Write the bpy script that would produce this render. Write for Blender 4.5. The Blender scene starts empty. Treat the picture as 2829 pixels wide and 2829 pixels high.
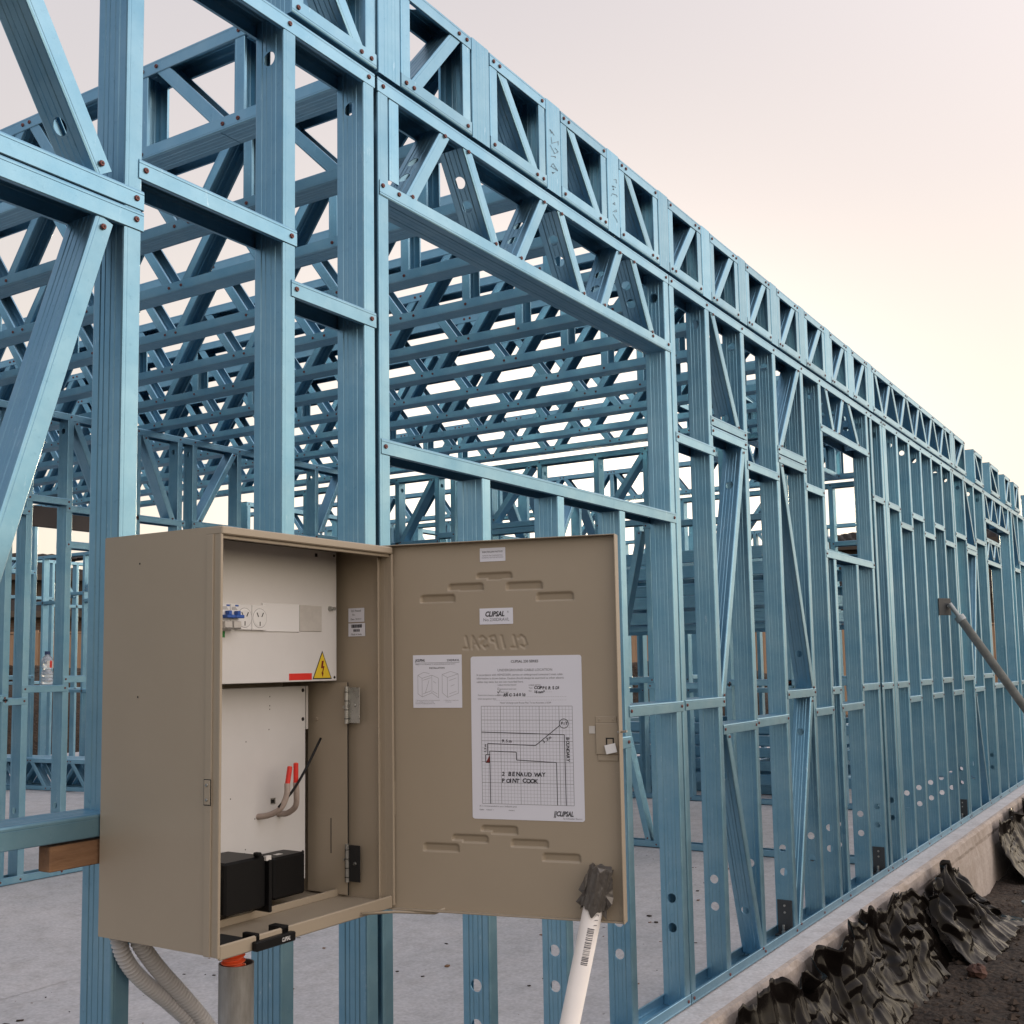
import bpy, math, random
from mathutils import Vector, Matrix
random.seed(7)
R = math.radians
scn = bpy.context.scene
C = scn.collection

# ---------------------------------------------------------------- camera
cam_d = bpy.data.cameras.new("camera"); cam = bpy.data.objects.new("camera", cam_d); C.objects.link(cam)
rx = Vector((0.54533833, -0.83808706, -0.01470341)); ux = Vector((-0.07419245, -0.0657342, 0.99507512)); fx = Vector((0.8349261, 0.54156172, 0.09802711))
m = Matrix((rx, ux, -fx)).transposed().to_4x4(); m.translation = Vector((0, -1.7, 1.25)); cam.matrix_world = m
cam_d.sensor_width = 36; cam_d.lens = 3113.2 / 2829 * 36; cam_d.shift_x = 73.5 / 2829; cam_d.shift_y = 111.2 / 2829
cam_d.clip_start = 0.05; cam_d.clip_end = 2000
scn.camera = cam
scn.render.resolution_x = 1024; scn.render.resolution_y = 1024

# ---------------------------------------------------------------- sky, sun, exposure
SUN_AZ, SUN_EL = 27.0, 6.0            # azimuth measured from +X (along the long wall) towards +Y (into the house)
w = bpy.data.worlds.new("World"); scn.world = w; w.use_nodes = True
nt = w.node_tree; nt.nodes.clear()
sky = nt.nodes.new('ShaderNodeTexSky'); sky.sky_type = 'NISHITA'; sky.sun_disc = False
sky.sun_elevation = R(SUN_EL); sky.sun_rotation = R(90 - SUN_AZ); sky.altitude = 0
sky.air_density = 1.0; sky.dust_density = 4.0; sky.ozone_density = 1.5
hs = nt.nodes.new('ShaderNodeHueSaturation'); hs.inputs['Saturation'].default_value = 0.45
# pale sky veil: cream near the horizon, lilac grey higher up; unseen bright lobe added behind the camera to light the steel
tcw = nt.nodes.new('ShaderNodeTexCoord'); sx = nt.nodes.new('ShaderNodeSeparateXYZ'); nt.links.new(tcw.outputs['Generated'], sx.inputs[0])
vr = nt.nodes.new('ShaderNodeValToRGB'); nt.links.new(sx.outputs[2], vr.inputs[0])
for k, (p, c) in enumerate(((0, (.59, .50, .39)), (.04, (.61, .53, .415)), (.18, (.575, .515, .44)), (.38, (.50, .455, .44)), (.60, (.465, .44, .455)), (1.0, (.40, .42, .48)))):
    e = vr.color_ramp.elements[k] if k < 2 else vr.color_ramp.elements.new(p)
    e.position = p; e.color = (*c, 1)
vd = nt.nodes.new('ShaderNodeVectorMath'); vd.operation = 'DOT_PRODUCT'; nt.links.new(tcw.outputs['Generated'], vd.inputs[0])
vd.inputs[1].default_value = (.12, -.86, .49)  # direction of the unseen lobe added to brighten the steel
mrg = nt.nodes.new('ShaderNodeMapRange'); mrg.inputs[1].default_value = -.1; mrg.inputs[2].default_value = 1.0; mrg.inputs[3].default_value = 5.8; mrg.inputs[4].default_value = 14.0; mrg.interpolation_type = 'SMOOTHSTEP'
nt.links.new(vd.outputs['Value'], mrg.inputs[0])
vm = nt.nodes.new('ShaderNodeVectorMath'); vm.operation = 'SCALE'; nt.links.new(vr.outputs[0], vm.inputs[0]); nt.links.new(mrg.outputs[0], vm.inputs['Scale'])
vs_ = nt.nodes.new('ShaderNodeVectorMath'); vs_.operation = 'DOT_PRODUCT'; nt.links.new(tcw.outputs['Generated'], vs_.inputs[0]); vs_.inputs[1].default_value = (.45, -.89, 0)
ms = nt.nodes.new('ShaderNodeMapRange'); ms.inputs[1].default_value = -1; ms.inputs[2].default_value = 1; nt.links.new(vs_.outputs['Value'], ms.inputs[0])
tint = nt.nodes.new('ShaderNodeValToRGB'); tint.color_ramp.elements[0].color = (.52, .68, .88, 1); tint.color_ramp.elements[1].color = (1.42, 1.36, 1.30, 1); nt.links.new(ms.outputs[0], tint.inputs[0])  # ends add unseen blue and bright sides for webs and flanges to reflect
e = tint.color_ramp.elements.new(.25); e.color = (.95, .96, .98, 1)
e = tint.color_ramp.elements.new(.66); e.color = (.90, .875, .865, 1)
e = tint.color_ramp.elements.new(.48); e.color = (.93, .915, .925, 1)
e = tint.color_ramp.elements.new(.80); e.color = (1.1, 1.06, 1.02, 1)
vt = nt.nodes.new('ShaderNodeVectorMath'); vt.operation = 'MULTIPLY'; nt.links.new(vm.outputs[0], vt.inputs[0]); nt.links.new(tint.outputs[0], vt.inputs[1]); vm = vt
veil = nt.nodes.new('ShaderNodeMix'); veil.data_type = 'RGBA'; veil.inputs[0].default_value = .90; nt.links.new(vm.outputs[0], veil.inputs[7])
bg = nt.nodes.new('ShaderNodeBackground'); bg.inputs[1].default_value = 0.15
out = nt.nodes.new('ShaderNodeOutputWorld')
nt.links.new(sky.outputs[0], hs.inputs['Color']); nt.links.new(hs.outputs[0], veil.inputs[6])
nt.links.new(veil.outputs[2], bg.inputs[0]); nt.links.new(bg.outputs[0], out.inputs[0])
sl = bpy.data.lights.new("sun", 'SUN'); sl.energy = 2.0; sl.angle = R(3); sl.color = (1, .72, .45)
so = bpy.data.objects.new("sun", sl); C.objects.link(so)
sd = Vector((math.cos(R(SUN_EL)) * math.cos(R(SUN_AZ)), math.cos(R(SUN_EL)) * math.sin(R(SUN_AZ)), math.sin(R(SUN_EL))))
so.rotation_euler = sd.to_track_quat('Z', 'Y').to_euler()
scn.view_settings.view_transform = 'Standard'; scn.view_settings.look = 'None'
scn.view_settings.exposure = 0.88; scn.view_settings.gamma = 1

# ---------------------------------------------------------------- materials
def mat(name, col, rough=.5, metal=0, bump=0, bscale=200, var=0, vscale=20, col2=None, c2fac=.5, spec=.5, alpha=None, trans=0, objvar=0, stretch=None):
    m = bpy.data.materials.new(name); m.use_nodes = True; n = m.node_tree.nodes; l = m.node_tree.links
    b = n['Principled BSDF']; b.inputs['Roughness'].default_value = rough; b.inputs['Metallic'].default_value = metal
    b.inputs['Specular IOR Level'].default_value = spec
    b.inputs['Base Color'].default_value = (*col, 1)
    if trans: b.inputs['Transmission Weight'].default_value = trans
    tc = n.new('ShaderNodeTexCoord'); mp = n.new('ShaderNodeMapping'); l.new(tc.outputs['Object'], mp.inputs[0])
    if stretch: mp.inputs['Scale'].default_value = stretch
    if var or col2:
        ns = n.new('ShaderNodeTexNoise'); ns.inputs['Scale'].default_value = vscale; ns.inputs['Detail'].default_value = 6; ns.inputs['Roughness'].default_value = .65
        l.new(mp.outputs[0], ns.inputs['Vector'])
        cr = n.new('ShaderNodeValToRGB'); l.new(ns.outputs[0], cr.inputs[0])
        c2 = col2 or tuple(x * (1 + var) for x in col); c1 = col if col2 else tuple(x * (1 - var) for x in col)
        cr.color_ramp.elements[0].position = .5 - .3 * c2fac; cr.color_ramp.elements[1].position = .5 + .3 * c2fac
        cr.color_ramp.elements[0].color = (*c1, 1); cr.color_ramp.elements[1].color = (*c2, 1)
        src = cr.outputs[0]
        if objvar:
            oi = n.new('ShaderNodeObjectInfo'); mr = n.new('ShaderNodeMapRange'); mr.inputs[3].default_value = 1 - objvar; mr.inputs[4].default_value = 1 + objvar
            l.new(oi.outputs['Random'], mr.inputs[0]); h = n.new('ShaderNodeHueSaturation'); l.new(mr.outputs[0], h.inputs['Value']); l.new(src, h.inputs['Color']); src = h.outputs[0]
        l.new(src, b.inputs['Base Color'])
        mr2 = n.new('ShaderNodeMapRange'); mr2.inputs[3].default_value = max(.05, rough - .1); mr2.inputs[4].default_value = rough + .12
        l.new(ns.outputs[0], mr2.inputs[0]); l.new(mr2.outputs[0], b.inputs['Roughness'])
    if bump:
        nb = n.new('ShaderNodeTexNoise'); nb.inputs['Scale'].default_value = bscale; nb.inputs['Detail'].default_value = 5
        l.new(mp.outputs[0], nb.inputs['Vector']); bp = n.new('ShaderNodeBump'); bp.inputs['Strength'].default_value = bump; bp.inputs['Distance'].default_value = .01
        l.new(nb.outputs[0], bp.inputs['Height']); l.new(bp.outputs[0], b.inputs['Normal'])
    return m

PROPD = mat('dark_bracket_steel', (.045, .05, .055), .5, .4)
def steel_mat():
    m = bpy.data.materials.new('blue_coated_steel'); m.use_nodes = True; n = m.node_tree.nodes; l = m.node_tree.links; b = n['Principled BSDF']
    b.inputs['Metallic'].default_value = .86
    tc = n.new('ShaderNodeTexCoord'); oi = n.new('ShaderNodeObjectInfo')
    def noise(sc, det=5, ro=.6, vec=(1, 1, 1)):
        mp = n.new('ShaderNodeMapping'); mp.inputs['Scale'].default_value = vec; l.new(tc.outputs['Object'], mp.inputs[0])
        q = n.new('ShaderNodeTexNoise'); q.inputs['Scale'].default_value = sc; q.inputs['Detail'].default_value = det; q.inputs['Roughness'].default_value = ro; l.new(mp.outputs[0], q.inputs['Vector']); return q.outputs[0]
    def ramp(src, p0, p1, c0, c1):
        r = n.new('ShaderNodeValToRGB'); r.color_ramp.elements[0].position = p0; r.color_ramp.elements[1].position = p1; r.color_ramp.elements[0].color = (*c0, 1); r.color_ramp.elements[1].color = (*c1, 1); l.new(src, r.inputs[0]); return r.outputs[0]
    def mix(a, b_, mode, f=1):
        x = n.new('ShaderNodeMix'); x.data_type = 'RGBA'; x.blend_type = mode; x.inputs[0].default_value = f; l.new(a, x.inputs[6]); l.new(b_, x.inputs[7]); return x.outputs[2]
    c = ramp(noise(5, 7, .65), .3, .7, (.152, .328, .460), (.243, .418, .527))
    c = mix(c, ramp(noise(60, 8, .8), .34, .42, (.62, .68, .72), (1, 1, 1)), 'MULTIPLY', .5)          # fine grime
    c = mix(c, ramp(noise(26, 9, .85, (1, 1, .25)), .60, .69, (0, 0, 0), (.20, .19, .17)), 'ADD', 1)     # pale scuffs
    mr = n.new('ShaderNodeMapRange'); mr.inputs[3].default_value = .88; mr.inputs[4].default_value = 1.10; l.new(oi.outputs['Random'], mr.inputs[0])
    h = n.new('ShaderNodeHueSaturation'); l.new(mr.outputs[0], h.inputs['Value']); l.new(c, h.inputs['Color']); l.new(h.outputs[0], b.inputs['Base Color'])
    rr_ = n.new('ShaderNodeMapRange'); rr_.inputs[3].default_value = .25; rr_.inputs[4].default_value = .50; l.new(noise(14, 6, .7), rr_.inputs[0]); l.new(rr_.outputs[0], b.inputs['Roughness'])
    bp = n.new('ShaderNodeBump'); bp.inputs['Strength'].default_value = .30; bp.inputs['Distance'].default_value = .004; l.new(noise(7, 3, .5, (1, 1, .6)), bp.inputs['Height'])
    l.new(bp.outputs[0], b.inputs['Normal'])
    return m
STEEL = steel_mat()
SCREW = mat('screw_red_oxide', (.15, .045, .04), .45, .3)
SCREWD = mat('screw_recess', (.012, .008, .008), .7)
BEIGE = mat('beige_powder_coat', (.325, .272, .203), .40, 0, bump=.05, bscale=900, var=.03, vscale=3)
BEIGE_IN = BEIGE
WHITE = mat('white_panel_enamel', (.62, .61, .60), .35, 0, bump=.02, bscale=500, var=.03, vscale=6)
PLWHITE = mat('white_plastic', (.72, .72, .72), .3)
PLGREY = mat('grey_film', (.50, .48, .45), .35, 0, var=.05, vscale=60)
PAPER = mat('sticker_paper', (.66, .67, .74), .55)
INK = mat('ink', (.02, .02, .025), .6)
INKG = mat('grey_print', (.16, .16, .18), .6)
INKL = mat('grid_print', (.25, .25, .28), .6)
BLACK = mat('black_plastic', (.004, .004, .0045), .45, 0, spec=.25, bump=.03, bscale=600)
RED = mat('red_sleeve', (.65, .03, .02), .4)
YEL = mat('yellow_sticker', (.70, .50, .03), .4)
DKRED = mat('dark_red_print', (.16, .01, .01), .5)
BLUEP = mat('blue_plastic', (.02, .09, .38), .35)
GREENP = mat('green_label', (.02, .22, .05), .5)
DARK = mat('dark_opening_and_reflection', (.008, .008, .008), .8)
ZINC = mat('zinc_plated', (.40, .40, .38), .28, .8, var=.08, vscale=80)
GALV = mat('weathered_galvanised_pipe', (.20, .19, .175), .42, .55, bump=.05, bscale=60, col2=(.36, .36, .35), vscale=22, stretch=(1, 1, .25), c2fac=.5)
GREYC = mat('grey_conduit', (.46, .45, .45), .5)
ORANGE = mat('orange_conduit', (.75, .10, .03), .4)
PVC = mat('white_pvc_pipe', (.68, .64, .60), .35, 0, var=.04, vscale=15)
CABLE = mat('pale_cable_sheath', (.36, .29, .25), .6, 0, bump=.2, bscale=200)
TAPE = mat('grey_duct_tape', (.12, .11, .10), .30, .35, bump=.25, bscale=60)
PROPG = mat('prop_steel', (.24, .27, .28), .45, .4, bump=.08, bscale=40, col2=(.36, .39, .40), vscale=14, c2fac=.5)
TIMBER = mat('pine_timber', (.13, .065, .032), .8, 0, bump=.3, bscale=80, col2=(.24, .13, .065), vscale=30, stretch=(.2, 1, 1), c2fac=.6)
PLASTIC = mat('black_plastic_membrane', (.0016, .0014, .0014), .15, 0, spec=.085, bump=.05, bscale=30, col2=(.009, .007, .006), vscale=2.5, c2fac=1.2)
GLASSP = mat('clear_plastic_bottle', (.75, .80, .85), .1, 0, trans=.75)

def concrete(name, col, stain, bands=True):
    m = bpy.data.materials.new(name); m.use_nodes = True; n = m.node_tree.nodes; l = m.node_tree.links; b = n['Principled BSDF']
    tc = n.new('ShaderNodeTexCoord')
    a = n.new('ShaderNodeTexNoise'); a.inputs['Scale'].default_value = 1.6; a.inputs['Detail'].default_value = 8; a.inputs['Roughness'].default_value = .7
    f = n.new('ShaderNodeTexNoise'); f.inputs['Scale'].default_value = 70; f.inputs['Detail'].default_value = 6
    v = n.new('ShaderNodeTexNoise'); v.inputs['Scale'].default_value = 9; v.inputs['Detail'].default_value = 8; v.inputs['Roughness'].default_value = .8
    for q in (a, f, v): l.new(tc.outputs['Object'], q.inputs['Vector'])
    r1 = n.new('ShaderNodeValToRGB'); r1.color_ramp.elements[0].position = .35; r1.color_ramp.elements[1].position = .68
    r1.color_ramp.elements[0].color = (*col, 1); r1.color_ramp.elements[1].color = (*stain, 1); l.new(a.outputs[0], r1.inputs[0])
    r2 = n.new('ShaderNodeValToRGB'); r2.color_ramp.elements[0].position = .30; r2.color_ramp.elements[1].position = .55
    r2.color_ramp.elements[0].color = (.78, .76, .74, 1); r2.color_ramp.elements[1].color = (1, 1, 1, 1); l.new(v.outputs[0], r2.inputs[0])
    r3 = n.new('ShaderNodeValToRGB'); r3.color_ramp.elements[0].position = .3; r3.color_ramp.elements[1].position = .7
    r3.color_ramp.elements[0].color = (.84, .84, .84, 1); r3.color_ramp.elements[1].color = (1.1, 1.1, 1.1, 1); l.new(f.outputs[0], r3.inputs[0])
    mx = n.new('ShaderNodeMix'); mx.data_type = 'RGBA'; mx.blend_type = 'MULTIPLY'; mx.inputs[0].default_value = 1; l.new(r1.outputs[0], mx.inputs[6]); l.new(r2.outputs[0], mx.inputs[7])
    my = n.new('ShaderNodeMix'); my.data_type = 'RGBA'; my.blend_type = 'MULTIPLY'; my.inputs[0].default_value = 1; l.new(mx.outputs[2], my.inputs[6]); l.new(r3.outputs[0], my.inputs[7])
    l.new(my.outputs[2], b.inputs['Base Color']); b.inputs['Roughness'].default_value = .85
    bp = n.new('ShaderNodeBump'); bp.inputs['Strength'].default_value = .12; bp.inputs['Distance'].default_value = .006; l.new(f.outputs[0], bp.inputs['Height']); l.new(bp.outputs[0], b.inputs['Normal'])
    return m
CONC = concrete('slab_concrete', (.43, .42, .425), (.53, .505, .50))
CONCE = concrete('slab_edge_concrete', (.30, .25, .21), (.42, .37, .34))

def soil_mat():
    m = bpy.data.materials.new('dark_soil'); m.use_nodes = True; n = m.node_tree.nodes; l = m.node_tree.links; b = n['Principled BSDF']
    tc = n.new('ShaderNodeTexCoord'); a = n.new('ShaderNodeTexNoise'); a.inputs['Scale'].default_value = 14; a.inputs['Detail'].default_value = 10; a.inputs['Roughness'].default_value = .75
    v = n.new('ShaderNodeTexVoronoi'); v.inputs['Scale'].default_value = 32
    l.new(tc.outputs['Object'], a.inputs['Vector']); l.new(tc.outputs['Object'], v.inputs['Vector'])
    r = n.new('ShaderNodeValToRGB'); e = r.color_ramp.elements; e[0].position = .35; e[1].position = .72; e[0].color = (.012, .008, .0055, 1); e[1].color = (.075, .050, .033, 1)
    l.new(a.outputs[0], r.inputs[0]); l.new(r.outputs[0], b.inputs['Base Color']); b.inputs['Roughness'].default_value = .95
    ad = n.new('ShaderNodeMath'); ad.operation = 'SUBTRACT'; l.new(a.outputs[0], ad.inputs[0]); l.new(v.outputs[0], ad.inputs[1])
    bp = n.new('ShaderNodeBump'); bp.inputs['Strength'].default_value = .8; bp.inputs['Distance'].default_value = .03; l.new(ad.outputs[0], bp.inputs['Height']); l.new(bp.outputs[0], b.inputs['Normal'])
    return m
SOIL = soil_mat()

def tex_mat(name, kind, c1, c2, c3, scale, rough=.8, vec=(1, 1, 1), **kw):
    m = bpy.data.materials.new(name); m.use_nodes = True; n = m.node_tree.nodes; l = m.node_tree.links; b = n['Principled BSDF']
    tc = n.new('ShaderNodeTexCoord'); mp = n.new('ShaderNodeMapping'); l.new(tc.outputs['UV' if kind == 'brick' else 'Object'], mp.inputs[0]); mp.inputs['Scale'].default_value = vec
    if kind == 'brick':
        t = n.new('ShaderNodeTexBrick'); t.inputs['Color1'].default_value = (*c1, 1); t.inputs['Color2'].default_value = (*c2, 1); t.inputs['Mortar'].default_value = (*c3, 1)
        t.inputs['Scale'].default_value = scale; t.inputs['Mortar Size'].default_value = .012; t.inputs['Brick Width'].default_value = .24; t.inputs['Row Height'].default_value = .086
        l.new(mp.outputs[0], t.inputs[0]); l.new(t.outputs[0], b.inputs['Base Color'])
    b.inputs['Roughness'].default_value = rough
    return m
BRICK = tex_mat('brown_brick', 'brick', (.085, .05, .033), (.11, .065, .045), (.10, .085, .07), 1)
TILE = mat('dark_roof_tile', (.022, .018, .020), .6, 0, var=.25, vscale=3)
RENDERB = mat('brown_render', (.06, .047, .036), .8, 0, var=.06, vscale=3)
PALING = mat('fence_paling', (.24, .15, .09), .8, 0, bump=.2, bscale=40, col2=(.33, .22, .14), vscale=5, stretch=(6, 6, .6), c2fac=.8)
GLASSW = mat('window_glass', (.05, .055, .06), .08, 0, spec=.8)
WFRAME = mat('white_window_frame', (.6, .58, .55), .5)
ROCKM = mat('brown_clod', (.045, .030, .020), .95, 0, bump=.5, bscale=30, var=.3, vscale=8)
ROCKO = mat('broken_brick', (.075, .035, .024), .9, 0, bump=.4, bscale=60, var=.2, vscale=20)

# ---------------------------------------------------------------- mesh builder
class MB:
    def __init__(s): s.v = []; s.f = []; s.mi = []; s.mats = []
    def slot(s, m):
        if m not in s.mats: s.mats.append(m)
        return s.mats.index(m)
    def add(s, vs, fs, m):
        k = len(s.v); s.v += [tuple(v) for v in vs]; i = s.slot(m)
        for f in fs: s.f.append([k + j for j in f]); s.mi.append(i)
    def obox(s, c, ax, ay, az, hx, hy, hz, m, bev=0):
        c = Vector(c); ax, ay, az = Vector(ax), Vector(ay), Vector(az)
        if not bev:
            vs = [c + ax * (hx * i) + ay * (hy * j) + az * (hz * k) for i in (-1, 1) for j in (-1, 1) for k in (-1, 1)]
            s.add(vs, [(0, 1, 3, 2), (4, 6, 7, 5), (0, 4, 5, 1), (2, 3, 7, 6), (0, 2, 6, 4), (1, 5, 7, 3)], m)
        else:   # chamfered box: 24 verts
            vs = []; idx = {}
            for i in (-1, 1):
                for j in (-1, 1):
                    for k in (-1, 1):
                        for a in range(3):
                            h = [hx, hy, hz]; d = [bev, bev, bev]; d[a] = 0
                            idx[(i, j, k, a)] = len(vs)
                            vs.append(c + ax * (i * (h[0] - d[0])) + ay * (j * (h[1] - d[1])) + az * (k * (h[2] - d[2])))
            F = []
            S = (-1, 1)
            for i in S:
                F.append([idx[(i, -1, -1, 0)], idx[(i, 1, -1, 0)], idx[(i, 1, 1, 0)], idx[(i, -1, 1, 0)]])
                F.append([idx[(-1, i, -1, 1)], idx[(1, i, -1, 1)], idx[(1, i, 1, 1)], idx[(-1, i, 1, 1)]])
                F.append([idx[(-1, -1, i, 2)], idx[(1, -1, i, 2)], idx[(1, 1, i, 2)], idx[(-1, 1, i, 2)]])
                for j in S:
                    F.append([idx[(i, j, -1, 0)], idx[(i, j, 1, 0)], idx[(i, j, 1, 1)], idx[(i, j, -1, 1)]])
                    F.append([idx[(i, -1, j, 0)], idx[(i, 1, j, 0)], idx[(i, 1, j, 2)], idx[(i, -1, j, 2)]])
                    F.append([idx[(-1, i, j, 1)], idx[(1, i, j, 1)], idx[(1, i, j, 2)], idx[(-1, i, j, 2)]])
                    for k in S: F.append([idx[(i, j, k, 0)], idx[(i, j, k, 1)], idx[(i, j, k, 2)]])
            s.add(vs, F, m)
    def box(s, x0, x1, y0, y1, z0, z1, m, bev=0):
        s.obox(((x0 + x1) / 2, (y0 + y1) / 2, (z0 + z1) / 2), (1, 0, 0), (0, 1, 0), (0, 0, 1), abs(x1 - x0) / 2, abs(y1 - y0) / 2, abs(z1 - z0) / 2, m, bev)
    def tube(s, pts, r, m, n=12, cap=True, rf=None):
        pts = [Vector(p) for p in pts]; rings = []
        t0 = (pts[1] - pts[0]).normalized(); up = Vector((0, 0, 1)) if abs(t0.z) < .9 else Vector((1, 0, 0)); a = t0.cross(up).normalized()
        k0 = len(s.v); mi = s.slot(m)
        for i, p in enumerate(pts):
            t = (pts[min(i + 1, len(pts) - 1)] - pts[max(i - 1, 0)]).normalized()
            a = (a - t * a.dot(t)).normalized(); b = t.cross(a); rr = rf(i) if rf else r
            for j in range(n): an = 2 * math.pi * j / n; s.v.append(tuple(p + (a * math.cos(an) + b * math.sin(an)) * rr))
        for i in range(len(pts) - 1):
            for j in range(n):
                q = k0 + i * n; s.f.append([q + j, q + (j + 1) % n, q + n + (j + 1) % n, q + n + j]); s.mi.append(mi)
        if cap:
            s.f.append([k0 + j for j in range(n)]); s.mi.append(mi); q = k0 + (len(pts) - 1) * n; s.f.append([q + j for j in range(n)]); s.mi.append(mi)
    def disc(s, c, n, r, m, seg=10, h=.0025, a0=0):
        c = Vector(c); n = Vector(n).normalized(); up = Vector((0, 0, 1)) if abs(n.z) < .9 else Vector((1, 0, 0)); a = n.cross(up).normalized(); b = n.cross(a)
        vs = []
        for rr, hh in ((r, 0), (r * .8, h)):
            for j in range(seg): an = 2 * math.pi * j / seg + a0; vs.append(c + (a * math.cos(an) + b * math.sin(an)) * rr + n * hh)
        s.add(vs, [[j, (j + 1) % seg, seg + (j + 1) % seg, seg + j] for j in range(seg)] + [[seg + j for j in range(seg)]], m)
    def screw(s, c, n, r=.0062):
        s.disc(c, n, r, SCREW, 10, .0028); s.disc(Vector(c) + Vector(n) * .0029, n, r * .38, SCREWD, 6, .0002)
    def build(s, name, parent=None, smooth=False):
        org = Vector((0, 0, 0))
        if parent is not None: org = Vector(parent.get('_o', (0, 0, 0)))
        me = bpy.data.meshes.new(name); me.from_pydata([tuple(Vector(v) - org) for v in s.v], [], s.f); me.update()
        for mm in s.mats: me.materials.append(mm)
        me.polygons.foreach_set('material_index', s.mi)
        if smooth: me.polygons.foreach_set('use_smooth', [True] * len(me.polygons))
        o = bpy.data.objects.new(name, me); C.objects.link(o)
        o['_o'] = tuple(org)
        if parent is not None: o.parent = parent
        return o

def tag(o, label=None, cat=None, group=None, kind=None):
    if label: o['label'] = label
    if cat: o['category'] = cat
    if group: o['group'] = group
    if kind: o['kind'] = kind
    return o
def thing(name, loc, label, cat, group=None):
    o = bpy.data.objects.new(name, None); C.objects.link(o); o.location = loc; o['_o'] = tuple(loc); o.empty_display_size = .1
    return tag(o, label, cat, group)
def copy_tree(o, parent=None, loc=None):
    kids = [c for c in bpy.data.objects if c.parent == o]
    c = o.copy(); C.objects.link(c)
    if parent is not None: c.parent = parent
    if loc is not None: c.location = loc
    for k in kids: copy_tree(k, c)
    return c
def text_into(mb, body, size, org, ux, uy, m, align='LEFT', shear=0, bold=0, xs=1, lift=.0004):
    cu = bpy.data.curves.new('t', 'FONT'); cu.body = body; cu.size = 1; cu.align_x = align; cu.shear = shear; cu.offset = bold; cu.resolution_u = 2
    ob = bpy.data.objects.new('t', cu); C.objects.link(ob)
    dg = bpy.context.evaluated_depsgraph_get(); me = ob.evaluated_get(dg).to_mesh()
    ux = Vector(ux); uy = Vector(uy); nn = ux.cross(uy).normalized() * lift; org = Vector(org)
    vs = [org + ux * (v.co.x * size * xs) + uy * (v.co.y * size) + nn for v in me.vertices]
    mb.add(vs, [list(p.vertices) for p in me.polygons], m)
    ob.evaluated_get(dg).to_mesh_clear(); bpy.data.objects.remove(ob); bpy.data.curves.remove(cu)

# ---------------------------------------------------------------- cold formed C section
TH = .0016
def profile(w):
    h = w / 2; g = h * .49; q = h * .19
    half = [(h - .009, .0405), (h - .0015, .0405), (h, .039), (h, .0095), (h - .0005, .0088), (h, .0081), (h, .0045), (h - .0013, .0013), (h - .0045, 0), (g + .002, 0), (g, .0013), (g - .002, 0)]
    mid = [(q + .0015, 0), (q, .0008), (q - .0015, 0)]
    full = half + mid + [(-a, b) for a, b in reversed(mid)] + [(-a, b) for a, b in reversed(half)]
    return full, len(half)
def offset(pts, t):
    o = []
    for i, p in enumerate(pts):
        a = pts[max(i - 1, 0)]; b = pts[min(i + 1, len(pts) - 1)]
        dx, dy = b[0] - a[0], b[1] - a[1]; L = math.hypot(dx, dy) or 1
        o.append((p[0] + (dy / L) * t, p[1] - (dx / L) * t))
    return o
PROF = {}
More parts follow.
